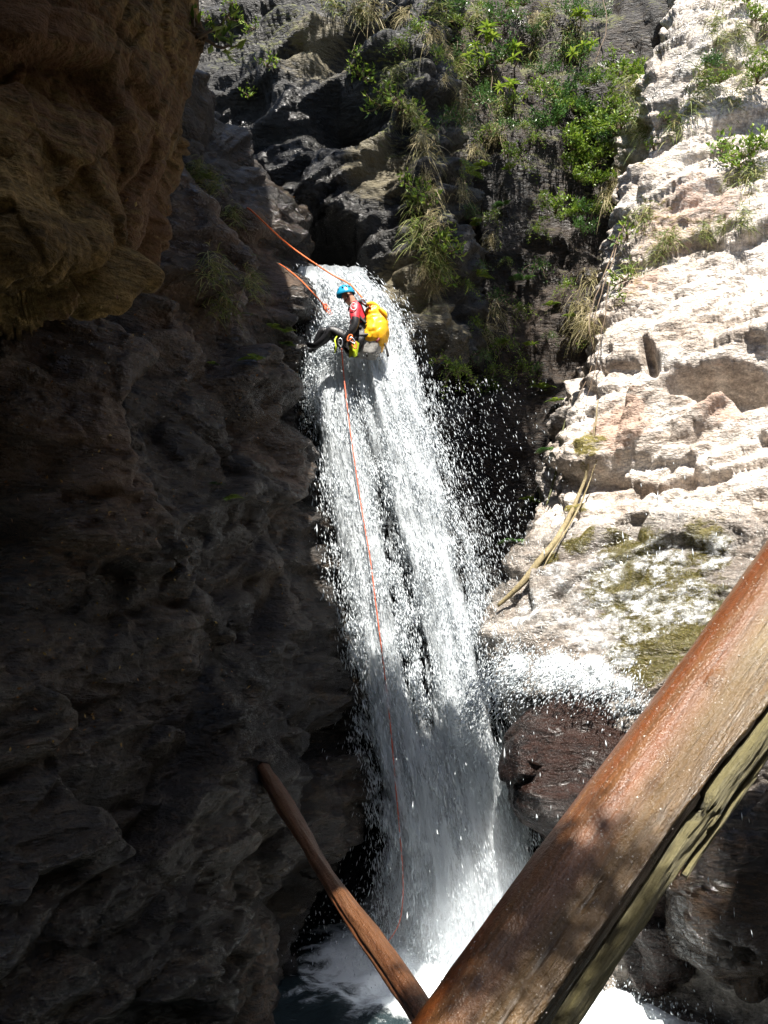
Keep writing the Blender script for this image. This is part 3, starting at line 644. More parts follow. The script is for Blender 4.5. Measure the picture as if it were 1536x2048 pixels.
# --- mist hanging at the foot of the fall: soft even puffs of fine spray
t = NT('fine_mist'); t.t.nodes.remove(t.b)
pv = t.n('ShaderNodeVolumePrincipled', Color=(0.93, 0.96, 1.0), Density=0.16, Anisotropy=0.2); t.t.links.new(pv.outputs[0], t.out.inputs['Volume']); M_mist = t.m
mist = Bag()
def puff(c, rad, seed):
    th = np.linspace(0.02, np.pi - 0.02, 24); ph = np.linspace(0, 2 * np.pi, 36, endpoint=False); T, Q = np.meshgrid(th, ph, indexing='ij')
    u = np.stack((np.sin(T) * np.cos(Q), np.sin(T) * np.sin(Q), np.cos(T)), -1).reshape(-1, 3)
    v = c + u * np.array(rad) * (1 + 0.22 * fbm(u, 1.5, 2, seed))[:, None]; F = gridF(24, 36, True)
    n_ = len(v); v = np.concatenate((v, [v[:36].mean(0), v[-36:].mean(0)])); j = np.arange(36); j2 = (j + 1) % 36
    T3 = np.concatenate((F[:, [0, 1, 2]], F[:, [0, 2, 3]], np.stack((np.full(36, n_), j, j2), 1), np.stack((np.full(36, n_ + 1), 23 * 36 + j2, 23 * 36 + j), 1)))
    m_ = mesh('mist', v, T3); bm_ = bmesh.new(); bm_.from_mesh(m_); bmesh.ops.recalc_face_normals(bm_, faces=bm_.faces[:])
    if bm_.calc_volume(signed=True) < 0: bmesh.ops.reverse_faces(bm_, faces=bm_.faces[:])
    bm_.to_mesh(m_); bm_.free(); return m_
for c, rad, sd_ in ((P(915, 1800, 9.55), (0.9, 0.6, 1.0), 160), (P(905, 1890, 9.4), (1.15, 0.7, 0.6), 170), (P(910, 1700, 9.7), (0.8, 0.5, 1.35), 180), (P(1000, 1850, 9.2), (0.8, 0.6, 0.7), 190)):
    tag(obj('mist', puff(c, rad, sd_), M_mist), 'pale mist of fine spray drifting at the foot of the waterfall', 'mist', 'mist at the foot of the fall', 'stuff')

# --- pool
t = NT('pool_water')
foam = t.attr('foam')
wv = t.n('ShaderNodeTexNoise', Vector=t.tc, Scale=1.6, Detail=3.0).outputs[1]
wc = t.mix(0.35, t.tc, wv)
ed = t.ramp(t.vor(3.2, wc, 'DISTANCE_TO_EDGE'), [(0.0, 1.0), (0.22, 0.0)])
f = t.math('ADD', t.math('MULTIPLY', t.noise(4.5, 8, 0.75, wc), 0.85), t.math('MULTIPLY', ed, 0.13))
f = t.ramp(t.math('ADD', f, t.math('SUBTRACT', foam, 0.5)), [(0.48, 0.0), (0.70, 1.0)])
col = t.mix(f, t.mix(t.noise(0.8, 3), (0.010, 0.018, 0.021), (0.028, 0.042, 0.045)), (0.82, 0.87, 0.88))
M_pool = t.fin(Base_Color=col, Roughness=t.mix(f, (0.06,) * 3, (0.55,) * 3), Normal=t.bump(t.math('ADD', t.noise(9, 5, 0.65), t.math('MULTIPLY', f, 0.5)), 0.5, 0.06))
nx, ny = 200, 210
X, Yg = np.meshgrid(np.linspace(-5, 6, nx), np.linspace(-14, 13.5, ny) if False else np.concatenate((np.linspace(-14, 5.9, 40), np.linspace(6, 13.5, ny - 40))))
p = np.stack((X.ravel(), Yg.ravel(), 0 * X.ravel()), 1)
b0 = P(910, 1960, 10); b0[2] = 0; d0 = np.linalg.norm((p - b0)[:, :2], axis=1)
b1 = P(1270, 1965, 8.4); b1[2] = 0; d1 = np.linalg.norm((p - b1)[:, :2] / np.array((1.2, 1.5)), axis=1)
fo = np.maximum(1.0 * np.exp(-(d0 / 1.3) ** 2), 1.15 * np.exp(-(d1 / 1.0) ** 2)) + 0.42 * np.exp(-(d0 / 3.4) ** 2)
am = 0.06 + 0.16 * np.exp(-(d0 / 1.2) ** 2) + 0.14 * np.exp(-(d1 / 0.9) ** 2)
p[:, 2] = am * fbm(p, 1.8, 4, 140) + 0.16 * np.exp(-(d1 / 0.7) ** 2) + 0.2 * np.exp(-(d0 / 0.8) ** 2)
tag(obj('pool_water', mesh('pool_water', p, gridF(ny, nx)[:, ::-1], True, {'foam': fo}), M_pool), kind='structure')
X, Yg = np.meshgrid(np.linspace(-60, 60, 60), np.linspace(-60, 60, 60)); p = np.stack((X.ravel(), Yg.ravel(), 0 * X.ravel() - 1.2), 1)
p[:, 2] += 0.1 * fbm(p, 0.4, 3, 150)
tag(obj('riverbed', mesh('riverbed', p, gridF(60, 60)[:, ::-1], True, {'moss': 0 * X.ravel(), 'tint': 0 * X.ravel(), 'wet': 0 * X.ravel() + 1}), M_left), kind='structure')
# ------------------------------------------------------------------ logs
def log_mat(name, c0, c1, c2, rough=(0.18, 0.5), bump=0.6, stripe=(3.2, 3.2, 0.2), coat=0.0):
    """Wet weathered wood; object Z runs along the grain."""
    t = NT(name)
    g = t.map(stripe)
    n1 = t.noise(2.0, 4, 0.6, g, 0.4); n2 = t.noise(14, 5, 0.7, g); n3 = t.noise(45, 3, 0.7); n4 = t.noise(1.1, 3, 0.6)
    side = t.attr('side')
    c = t.mix(t.ramp(t.math('ADD', side, t.math('MULTIPLY', t.math('SUBTRACT', n4, 0.5), 0.9)), [(0.25, 0.0), (0.75, 1.0)]), c0, c1)
    c = t.mix(t.math('MULTIPLY', t.attr('weather'), t.ramp(n4, [(0.3, 0.35), (0.6, 1.0)])), c, (0.19, 0.145, 0.08))
    c = t.mix(t.ramp(n1, [(0.45, 0.0), (0.75, 0.8)]), c, c2)
    c = t.mix(0.8, c, t.ramp(n2, [(0.3, 0.5), (0.5, 1.0), (0.75, 1.4)]), 'MULTIPLY')
    h = t.math('ADD', t.math('MULTIPLY', n2, t.math('ADD', 0.25, side)), t.math('MULTIPLY', n3, 0.55))
    ro = t.mix(t.noise(6, 4), (rough[0],) * 3, (rough[1],) * 3)
    return t.fin(Base_Color=c, Roughness=ro, Normal=t.bump(h, bump, 0.025), Specular_IOR_Level=0.6, Coat_Weight=coat, Coat_Roughness=0.16)

def log_surface(A, B, r0, r1, nv, nu, fn, ext=(0.0, 0.0)):
    """Round log along local Z, from A (z=0) to B. fn(theta, z, xyz) -> radial offset. theta=0 faces the camera, +90 deg lower right."""
    A = np.asarray(A); B = np.asarray(B); L = np.linalg.norm(B - A); ax = (B - A) / L
    mid = (A + B) / 2; fc = CAM - mid; fc -= ax * (fc @ ax); fc /= np.linalg.norm(fc); rt = np.cross(ax, fc)
    z = np.linspace(-ext[0], L + ext[1], nv); th = np.linspace(-np.pi, np.pi, nu, endpoint=False)
    Z, T = np.meshgrid(z, th, indexing='ij'); r = r0 + (r1 - r0) * Z / L
    q = np.stack((r * np.cos(T), r * np.sin(T), Z), -1).reshape(-1, 3)
    r = r.ravel() + fn(T.ravel(), Z.ravel(), q)
    v = np.stack((r * np.cos(T.ravel()), r * np.sin(T.ravel()), Z.ravel()), 1)
    F = gridF(nv, nu, True)
    V = np.concatenate((v, [(0, 0, -ext[0]), (0, 0, L + ext[1])])); j = np.arange(nu); j2 = (j + 1) % nu; b = (nv - 1) * nu
    F = np.concatenate((F[:, ::-1], np.stack((np.full(nu, nv * nu), j2, j, j), 1), np.stack((np.full(nu, nv * nu + 1), b + j, b + j2, b + j2), 1)))
    M = Matrix(((fc[0], rt[0], ax[0], A[0]), (fc[1], rt[1], ax[1], A[1]), (fc[2], rt[2], ax[2], A[2]), (0, 0, 0, 1)))
    return V, F, M, T.ravel(), Z.ravel(), L

M_log = log_mat('wood_wet_brown', (0.115, 0.033, 0.007), (0.078, 0.042, 0.010), (0.125, 0.075, 0.032), (0.15, 0.45), 0.8, coat=0.0)
M_slab = log_mat('wood_olive_split', (0.085, 0.07, 0.02), (0.13, 0.11, 0.04), (0.2, 0.18, 0.10), (0.5, 0.85), 1.0, (6, 6, 0.35))
M_thin = log_mat('wood_red_brown', (0.075, 0.028, 0.011), (0.105, 0.043, 0.017), (0.15, 0.075, 0.036), (0.2, 0.5), 0.9, coat=0.1)

A = P(793, 2334, 3.75); B = P(1642, 1135, 5.3)
def f_big(T, Z, q):
    d = 0.012 * fbm(q * np.array((1, 1, 0.4)), 2.2, 3, 201) + 0.006 * fbm(q * np.array((1, 1, 0.15)), 14, 3, 203)
    d = d + 0.05 * np.sin(Z * 1.3 + 0.5) * 0.3
    # right side split away: flat inner face
    d = d + 0.006 * sm(T, -0.4, 0.5) * ridge(q * np.array((1, 1, 0.07)), 26, 2, 209) + 0.03 * np.exp(-((T + 0.35) / 0.10) ** 2 - ((Z - 2.55) / 0.06) ** 2) + 0.02 * np.exp(-((T - 0.1) / 0.08) ** 2 - ((Z - 1.75) / 0.05) ** 2) - 0.02 * np.exp(-((T + 0.1) / 0.12) ** 2 - ((Z - 3.1) / 0.12) ** 2)
    tc = 0.40 + 0.28 * sm(Z, 1.7, 3.2) + 0.03 * noise(q * np.array((0, 0, 1)), 3, 207); cut = sm(T - tc, 0.0, 0.10) * (1 - sm(T, 2.1, 2.4)); d = d - 0.15 * cut
    # two checks along the grain low on the trunk
    for (t0, z0, z1, dep) in ((0.05, 0.4, 1.55, 0.05), (-0.12, 0.2, 0.95, 0.03), (0.45, 0.5, 1.3, 0.03), (0.30, 2.2, 3.4, 0.012)):
        d = d - dep * np.exp(-((T - t0 - 0.04 * np.sin(Z * 5)) / 0.018) ** 2) * sm(Z, z0, z0 + 0.2) * (1 - sm(Z, z1 - 0.3, z1))
    return d
V, F, Mx, T, Z, L = log_surface(A, B, 0.252, 0.346, 560, 130, f_big, (1.7, 2.2))
side = np.concatenate((sm(T, -0.75, 0.25), (0.5, 0.5)))
big = empty('fallen_log', (0, 0, 0), 'huge wet brown fallen log leaning across the lower right corner', 'log'); big.matrix_world = Mx
obj('trunk', meshq('trunk', V, F, True, {'side': side, 'weather': np.concatenate((sm(Z, 1.9, 3.3) * sm(T, -0.7, 0.1), (0, 0)))}), M_log, big)
# beads of water standing on the wet wood
sel = np.where((T > -1.25) & (T < 0.5) & (Z > 0.5) & (Z < L - 0.2))[0]; sel = rng.choice(sel, 2600); bd = V[sel]
nb = np.stack((np.cos(T[sel]), np.sin(T[sel]), 0 * T[sel]), 1); bd = bd + rng.normal(0, 0.012, bd.shape) * np.array((0.1, 0.6, 1)); rb = np.exp(rng.normal(math.log(0.0018), 0.45, len(sel))).clip(0.0012, 0.006)
t1 = np.stack((-np.sin(T[sel]), np.cos(T[sel]), 0 * T[sel]), 1); t2 = np.array((0, 0, 1.0))[None] + 0 * t1
BV = [bd + nb * rb[:, None] * 0.9] + [bd + (math.cos(a_) * t1 + math.sin(a_) * t2) * rb[:, None] for a_ in np.arange(6) * math.pi / 3]
BV = np.stack(BV, 1).reshape(-1, 3); bi = (np.arange(len(sel)) * 7)[:, None, None]
o = obj('water_beads', mesh('water_beads', BV, (bi + np.array([(0, 1 + k, 1 + (k + 1) % 6) for k in range(6)])[None]).reshape(-1, 3), True), simple('water_bead', (0.34, 0.30, 0.26), 0.06, Specular_IOR_Level=1.0), big); o['kind'] = 'stuff'
def plank(name, z0, z1, t0, t1, rin, rout, n, seed, bend=0.0, taper=(1, 1), parent=big, label=None):
    """Split slab: an arc segment of the trunk, with ragged ends."""
    nz, nt = n, 14
    z = np.linspace(z0, z1, nz)[:, None]; k = np.linspace(0, 1, nt)[None]
    s = np.linspace(0, 1, nz)[:, None]; tp = taper[0] + (taper[1] - taper[0]) * s
    rag = 0.10 * (hrand(np.arange(nt), np.arange(nt) * 0, np.arange(nt) * 0, seed) - 0.5)[None]
    zz = z + rag * (np.abs(s - 0.5) * 2) ** 8 * np.sign(s - 0.5) * 2
    t0, t1 = (np.asarray(x)[0] + (np.asarray(x)[1] - np.asarray(x)[0]) * s if isinstance(x, tuple) else x for x in (t0, t1)); th = t0 + k * (t1 - t0)
    R = 0.252 + 0.094 * zz / L
    outer = np.stack(((rout * R + bend * s) * np.cos(th), (rout * R + bend * s) * np.sin(th), zz + 0 * th), -1)
    inner = np.stack(((rin * R + bend * s) * np.cos(th), (rin * R + bend * s) * np.sin(th), zz + 0 * th), -1)
    ring = np.concatenate((outer, inner[:, ::-1]), 1); m = ring.shape[1]
    V = ring.reshape(-1, 3)
    V = V + np.array((1, 1, 0)) * (0.010 * fbm(V * np.array((1, 1, 0.12)), 16, 4, seed, 0.65))[:, None] + np.array((1, 1, 0)) * (0.014 * fbm(V * np.array((1, 1, 0.6)), 3, 2, seed + 4))[:, None]
    F = gridF(nz, m, True)[:, ::-1]
    c0 = V[:m].mean(0); c1 = V[-m:].mean(0); V = np.concatenate((V, [c0, c1])); j = np.arange(m); j2 = (j + 1) % m; b = (nz - 1) * m
    F = np.concatenate((F, np.stack((np.full(m, nz * m), j2, j, j), 1), np.stack((np.full(m, nz * m + 1), b + j, b + j2, b + j2), 1)))
    o = obj(name, meshq(name, V, F, True, {'side': np.full(len(V), 0.8)}), M_slab, parent)
    if label: o['label'] = label
    return o
plank('split_slab', -0.6, 1.93, (0.94, 0.72), (1.33, 1.04), 0.78, 1.03, 220, 211, label='long lower strip of olive wood split from the log')
plank('split_slab', 1.96, 5.2, (0.66, 0.94), (1.02, 1.20), 0.78, 1.02, 220, 221, label='upper strip of olive wood split from the log, broken at its foot')
plank('splinter', 1.75, 4.6, (1.20, 1.30), (1.30, 1.42), 0.93, 1.02, 130, 231, label='thin pale splinter along the lower edge of the log')

A = P(905, 2115, 4.15); B = P(528, 1540, 8.05)
def f_thin(T, Z, q):
    d = 0.009 * fbm(q * np.array((1, 1, 0.5)), 2.4, 3, 241) + 0.008 * fbm(q * np.array((1, 1, 0.12)), 22, 3, 243)
    return d - 0.02 * np.exp(-((T + 0.9) / 0.15) ** 2) + 0.01 * np.sin(Z * 2.2)
V, F, Mx, T, Z, L2 = log_surface(A, B, 0.064, 0.060, 300, 72, f_thin, (0.5, 0.3))
bow = np.array(Mx.to_3x3().transposed()) @ np.array((-0.83, 0, -0.5)) * 0.03; V[:, :3] += bow[None] * np.sin(V[:, 2] / L2 * math.pi)[:, None] + np.array((0, 0.005, 0))[None] * np.sin(V[:, 2:3] * 2.6)
o = obj('thin_log', meshq('thin_log', V, F, True, {'side': np.concatenate((sm(T, -1, 1), (0.5, 0.5)))}), M_thin); o.matrix_world = Mx
tag(o, 'thin red-brown pole leaning from the pool up against the dark left wall', 'log')

# ------------------------------------------------------------------ canyoneer on the rope
ORG = P(715, 690, 10.45)
def L(px, py, dy=0.0): return np.array(((px - 715) / 160.0, dy, (690 - py) / 160.0))
M_skin = simple('skin', (0.36, 0.19, 0.12), 0.5)
M_neo = simple('neoprene_black', (0.009, 0.009, 0.011), 0.45, 0.3, 120)
M_red = simple('sleeve_red', (0.50, 0.02, 0.035), 0.45, 0.3, 120)
M_blue = simple('helmet_blue', (0.015, 0.24, 0.42), 0.25, var=0.1)
M_yel = simple('pack_yellow', (0.78, 0.40, 0.01), 0.38, 0.5, 14, var=0.12)
M_grey = simple('pack_grey', (0.30, 0.29, 0.27), 0.6, 0.4, 80)
M_lime = simple('pad_lime', (0.50, 0.62, 0.02), 0.45)
M_blk = simple('webbing_black', (0.015, 0.015, 0.016), 0.6)
M_metal = simple('metal_grey', (0.5, 0.5, 0.5), 0.3, Metallic=1.0)
M_orange = simple('rope_orange', (0.75, 0.15, 0.025), 0.6, 0.6, 200)
M_rope2 = simple('rope_red', (0.62, 0.12, 0.05), 0.6, 0.6, 200)
M_white = simple('print_white', (0.75, 0.72, 0.70), 0.6)
M_eye = simple('eye_dark', (0.02, 0.015, 0.012), 0.3)

person = empty('person', tuple(ORG), 'person in black wetsuit with red sleeves and blue helmet abseiling the waterfall', 'person')
def skin_body(name, verts, edges, root, mats, pick, sub=2):
    m = bpy.data.meshes.new(name); m.from_pydata([tuple(v[0]) for v in verts], edges, []); m.update()
    o = bpy.data.objects.new(name, m); COL.objects.link(o)
    md = o.modifiers.new('s', 'SKIN'); md.use_smooth_shade = True
    sv = m.skin_vertices[0].data
    for i, v in enumerate(verts):
        r = v[1]; sv[i].radius = (r, r) if not isinstance(r, tuple) else r; sv[i].use_root = (i == root)
    sb = o.modifiers.new('d', 'SUBSURF'); sb.levels = sub; sb.render_levels = sub
    dg = bpy.context.evaluated_depsgraph_get(); me = bpy.data.meshes.new_from_object(o.evaluated_get(dg))
    bpy.data.objects.remove(o)
    me.materials.clear()
    for x in mats: me.materials.append(x)
    nf = len(me.polygons); c = np.zeros(nf * 3); me.polygons.foreach_get('center', c); c = c.reshape(-1, 3)
    me.polygons.foreach_set('material_index', pick(c).astype(np.int32)); me.polygons.foreach_set('use_smooth', np.ones(nf, bool))
    return me
vv = [(L(722, 693), 0.14), (L(724, 664), 0.125), (L(720, 634), 0.15), (L(711, 613), 0.07), (L(704, 603), 0.06), (L(697, 594), 0.078), (L(693, 584), 0.088),
      (L(686.5, 597, -0.01), 0.035), (L(683, 592, -0.01), 0.022),                                                     # jaw, nose
      (L(713, 621, -0.16), 0.084), (L(709, 640, -0.21), 0.07), (L(713, 659, -0.23), 0.053), (L(705, 675, -0.22), 0.05), (L(692, 687, -0.19), 0.034), (L(686, 693, -0.17), 0.03),
      (L(718, 622, 0.16), 0.08), (L(704, 640, 0.21), 0.06), (L(692, 658, 0.20), 0.048), (L(686, 674, 0.10), 0.044), (L(681, 687, 0.02), 0.034), (L(679, 693, -0.01), 0.03),
      (L(712, 697, -0.10), 0.105), (L(688, 681, -0.14), 0.085), (L(664, 667, -0.15), 0.066), (L(654, 684, -0.12), 0.058), (L(634, 696, -0.06), 0.042), (L(616, 691, -0.04), 0.036),
      (L(712, 693, 0.10), 0.105), (L(680, 671, 0.12), 0.085), (L(644, 651, 0.13), 0.066), (L(637, 668, 0.16), 0.06), (L(628, 691, 0.20), 0.042), (L(609, 686, 0.24), 0.036)]
ee = [(0, 1), (1, 2), (2, 3), (3, 4), (4, 5), (5, 6), (5, 7), (6, 8), (2, 9), (9, 10), (10, 11), (11, 12), (12, 13), (13, 14), (2, 15), (15, 16), (16, 17), (17, 18), (18, 19), (19, 20),
      (0, 21), (21, 22), (22, 23), (23, 24), (24, 25), (25, 26), (0, 27), (27, 28), (28, 29), (29, 30), (30, 31), (31, 32)]
J = np.array([v[0] for v in vv])
def pick(c):
    d = np.stack([np.linalg.norm(c - j, axis=1) for j in J], 1); k = d.argmin(1)
    out = np.zeros(len(c))
    out[np.isin(k, (4, 5, 6, 7, 8))] = 1
    out[np.isin(k, (9, 10, 15, 16))] = 2
    e = np.isin(k, (9, 15)) & (np.abs(c[:, 1]) < 0.12); out[e] = 0
    return out
obj('body', skin_body('body', vv, ee, 0, [M_neo, M_skin, M_red], pick), None, person)
# gloved hands: palm is the end of the arm; five curled fingers each
def fingers(w, toward, name):
    b = Bag()
    for k, (off, ln) in enumerate(((-0.030, 0.055), (-0.010, 0.065), (0.010, 0.062), (0.030, 0.05), (0.045, 0.045))):
        s = np.array((0, 1, 0)) * off; f = np.array(toward, float)
        base = w + s + f * 0.01
        if k == 4: base = w + np.array((0.01, 0.03, 0.02)); f = np.array((-0.5, 0.2, 0.6))
        pts = [base, base + f * ln * 0.6, base + f * ln * 0.9 + np.array((0.012, 0, -0.025)), base + f * ln * 0.5 + np.array((0.02, 0, -0.045))]
        V, F = tube(cr(pts, 8), np.linspace(0.0105, 0.008, 8), 6); b.add(V, F)
    return b.mesh(name)
obj('fingers', fingers(L(685, 694, -0.17), (-0.9, 0, -0.2), 'fingers'), M_neo, person)
obj('fingers', fingers(L(678, 694, -0.01), (-0.9, 0, -0.2), 'fingers'), M_neo, person)
# face: eyes, brow and mouth
for dy in (-0.052, 0.03):
    V, F = tube([L(684.2, 588, dy), L(683.4, 588.5, dy)], 0.011, 6); obj('eye', meshq('eye', V, F), M_eye, person)
V, F = tube([L(683.6, 596.5, -0.04), L(682.8, 596.5, -0.01), L(683.6, 596.5, 0.02)], 0.006, 5); obj('mouth', meshq('mouth', V, F), simple('lip', (0.25, 0.09, 0.07), 0.5), person)
V, F = tube([L(697, 590, -0.088), L(698, 592, -0.096), L(699, 594, -0.09)], (0.014, 0.02, 0.012), 6); obj('ear', meshq('ear', V, F), M_skin, person)
# helmet: shell with raised ridge, vents and rim
def dome(c, rad, tilt, nv=22, nu=36, low=1.6):
    th = np.linspace(0.001, low, nv); ph = np.linspace(0, 2 * np.pi, nu, endpoint=False); T, Q = np.meshgrid(th, ph, indexing='ij')
    r = 1 + 0.03 * np.cos(Q * 2) * np.sin(T) + 0.035 * np.exp(-((T - 1.45) / 0.12) ** 2)
    v = np.stack((r * np.sin(T) * np.cos(Q) * rad[0], r * np.sin(T) * np.sin(Q) * rad[1], r * np.cos(T) * rad[2]), -1).reshape(-1, 3)
    ct, st = math.cos(tilt), math.sin(tilt)
    R = np.array(((ct, 0, st), (0, 1, 0), (-st, 0, ct)))
    return v @ R.T + c, gridF(nv, nu, True)[:, ::-1], R
hc = L(691.5, 587.5)
V, F, R = dome(hc, (0.112, 0.104, 0.128), -0.2)
hel = obj('helmet', mesh('helmet', V, F), M_blue, person)
for (a, b_) in ((-0.75, -1.05), (-0.75, -1.9), (-0.55, -1.45), (-0.75, -2.6)):
    d = np.array((math.sin(-a) * math.cos(b_) * 0.131, math.sin(-a) * math.sin(b_) * 0.115, math.cos(a) * 0.108)) @ R.T
    e = np.array((math.sin(0.95) * math.cos(b_ + 0.15) * 0.131, math.sin(0.95) * math.sin(b_ + 0.15) * 0.115, math.cos(0.95) * 0.108)) @ R.T
    V, F = tube([hc + d, hc + (d + e) / 2 * 1.02, hc + e], (0.006, 0.011, 0.006), 6); obj('vent', meshq('vent', V, F), M_eye, hel)
V, F = tube(cr([L(699, 588, -0.105), L(697, 596, -0.085), L(690, 603, -0.05), L(688, 603.5, 0.0)], 14), 0.008, 6); obj('chin_strap', meshq('chin_strap', V, F), M_blk, person)
# vest, collar and harness
b = Bag()
for (a, c_) in ((0.0, 0.03), (1.0, 0.0)):
    pass
th = np.linspace(0, 2 * np.pi, 24)
def ring(px, py, rx, ry, tilt, r, mat, name, parent=person):
    c = L(px, py); pts = np.stack((rx * np.cos(th), ry * np.sin(th), tilt * np.cos(th)), 1) + c
    V, F = tube(pts, r, 6, cap=False); return obj(name, meshq(name, V, F), mat, parent)
ring(710, 610, 0.085, 0.085, 0.05, 0.02, M_blk, 'collar')
ring(726, 678, 0.145, 0.15, 0.02, 0.02, M_blk, 'harness_belt')
for s in (-1, 1):
    V, F = tube(cr([L(722, 680, 0.1 * s), L(700, 688, 0.19 * s), L(697, 703, 0.16 * s), L(718, 711, 0.06 * s)], 16), 0.014, 6); obj('leg_loop', meshq('leg_loop', V, F), M_grey, person)
    V, F = tube(cr([L(715, 612, 0.10 * s), L(704, 622, 0.135 * s), L(706, 645, 0.13 * s), L(722, 664, 0.135 * s)], 18), 0.02, 6); obj('vest_strap', meshq('vest_strap', V, F), M_blk, person)
# lime seat guard hanging under the harness
n1, n2 = 14, 10; g = np.stack(np.meshgrid(np.linspace(0, 1, n1), np.linspace(-1, 1, n2), indexing='ij'), -1).reshape(-1, 2)
V = np.stack((L(709, 0)[0] + 0.065 * g[:, 1] * (1 - 0.25 * g[:, 0]) - 0.01 * g[:, 0], -0.17 - 0.02 * np.cos(g[:, 1] * 2) + 0.03 * g[:, 0], L(0, 693)[2] - 0.17 * g[:, 0] + 0.012 * np.sin(g[:, 1] * 5 + g[:, 0] * 3)), 1)
V2 = np.concatenate((V, V + np.array((0, 0.02, 0)))); Fq = gridF(n1, n2); Fq = np.concatenate((Fq, Fq[:, ::-1] + n1 * n2))
obj('seat_guard', mesh('seat_guard', V2, Fq), M_lime, person)
def carab(px, py, dy, s, mat, name, rot=0.0):
    t_ = np.linspace(0, 2 * np.pi, 18); x = s * 0.5 * np.cos(t_) * (1 + 0.25 * np.sin(t_)); z = s * np.sin(t_)
    pts = np.stack((x * math.cos(rot) - z * math.sin(rot), 0 * x, x * math.sin(rot) + z * math.cos(rot)), 1) + L(px, py, dy)
    V, F = tube(pts, 0.009, 6, cap=False); return obj(name, meshq(name, V, F), mat, person)
carab(710, 702, -0.23, 0.05, M_orange, 'carabiner', 0.3); carab(706, 694, -0.24, 0.045, M_metal, 'carabiner', 0.8); carab(701, 689, -0.24, 0.045, M_orange, 'carabiner', -0.5); carab(683, 696, -0.2, 0.05, M_metal, 'descender', 0.1); carab(728, 612, -0.17, 0.04, M_metal, 'carabiner', 0.6)
V, F = tube(cr([L(676, 684, -0.2), L(673, 694, -0.24), L(675, 708, -0.24), L(672, 717, -0.2)], 14), 0.009, 6); obj('lanyard', meshq('lanyard', V, F), M_lime, person)
# printed emblem on the near sleeve: white ring with a zigzag
b = Bag(); e0 = L(708.5, 628, -0.272)
for k, (rx, rz) in enumerate(((0.034, 0.045),)):
    pts = np.stack((rx * np.cos(th), 0.012 * np.cos(th) ** 2, rz * np.sin(th)), 1) + e0; V, F = tube(pts, 0.0055, 5, cap=False); b.add(V, F)
V, F = tube(np.array([(-0.016, 0, -0.022), (-0.012, -0.003, 0.018), (0, -0.004, -0.004), (0.012, -0.003, 0.018), (0.016, 0, -0.022)]) + e0, 0.005, 5); b.add(V, F)
obj('sleeve_emblem', b.mesh('sleeve_emblem'), M_white, person)

# --- backpack (thing of its own, worn on the back)
bp = empty('backpack', tuple(ORG + L(738, 712, 0.0)), 'yellow roll-top canyoning pack with grey base on the person\'s back', 'backpack')
bo = L(738, 712, 0.0)
def loft(secs, nu=48, pw=3.6, seed=1, wr=0.012):
    """secs: (px, py, half width, half depth, dy); vertical loft with wrinkles."""
    c = cr(np.array([np.concatenate((L(s[0], s[1], s[4]), (s[2], s[3]))) for s in secs]), 40)
    t_ = np.linspace(0, 2 * np.pi, nu, endpoint=False); k = 1 / (np.abs(np.cos(t_)) ** pw + np.abs(np.sin(t_)) ** pw) ** (1 / pw)
    V = np.stack((c[:, None, 0] + c[:, None, 3] * (k * np.cos(t_))[None], c[:, None, 1] + c[:, None, 4] * (k * np.sin(t_))[None], c[:, None, 2] + 0.22 * c[:, None, 3] * (k * np.cos(t_))[None] * -1), -1).reshape(-1, 3)
    V = V + (wr * fbm(V * np.array((1, 1, 0.5)), 7, 3, seed))[:, None] * np.array((1, 1, 0.3)) + (wr * 0.8 * ridge(V @ np.array(((1, 0, 0.4), (0, 1, 0), (-0.5, 0, 1))), 9, 2, seed + 2))[:, None] * np.array((0.6, 0.6, 0))
    F = gridF(40, nu, True); n = len(V); V = np.concatenate((V, [V[:nu].mean(0), V[-nu:].mean(0)])); j = np.arange(nu); j2 = (j + 1) % nu
    return V, np.concatenate((F, np.stack((np.full(nu, n), j, j2, j2), 1), np.stack((np.full(nu, n + 1), 39 * nu + j2, 39 * nu + j, 39 * nu + j), 1)))
V, F = loft([(741, 694, 0.13, 0.15, 0.03), (744, 680, 0.15, 0.17, 0.02), (748, 660, 0.155, 0.18, 0.02), (749, 640, 0.14, 0.17, 0.02), (748, 625, 0.11, 0.16, 0.02), (747, 616, 0.055, 0.15, 0.02)], seed=301, wr=0.026)
obj('bag', meshq('bag', V - bo, F), M_yel, bp)
V, F = loft([(732, 712, 0.085, 0.10, 0.03), (733, 710.5, 0.11, 0.125, 0.03), (736, 702, 0.125, 0.14, 0.03), (741, 687, 0.14, 0.155, 0.03)], seed=311, wr=0.006)
obj('base', meshq('base', V - bo, F), M_grey, bp)
V, F = tube(cr([L(733, 616, -0.16), L(745, 612, -0.08), L(757, 618, 0.0), L(764, 630, 0.05)], 20), (0.022 + 0.012 * np.sin(np.linspace(0, 3.1, 20))), 8); obj('roll_top', meshq('roll_top', V - bo, F), M_yel, bp)
V, F = tube(cr([L(758, 622, -0.12), L(768, 634, -0.1), L(770, 643, -0.08)], 12), (0.02 + 0.015 * np.sin(np.linspace(0, 3.1, 12))), 8); obj('top_flap', meshq('top_flap', V - bo, F), M_yel, bp)
for s in (-1, 1):
    V, F = tube(cr([L(735, 620, 0.13 * s), L(720, 611, 0.16 * s), L(712, 622, 0.20 * s), L(718, 640, 0.16 * s), L(732, 655, 0.15 * s)], 24), 0.02, 6); obj('shoulder_strap', meshq('shoulder_strap', V - bo, F), M_blk, bp)
V, F = tube(cr([L(769, 650, -0.05), L(772, 665, -0.06), L(770, 682, -0.06), L(767, 692, -0.05)], 12), 0.007, 5); obj('side_cord', meshq('side_cord', V - bo, F), M_blk, bp)
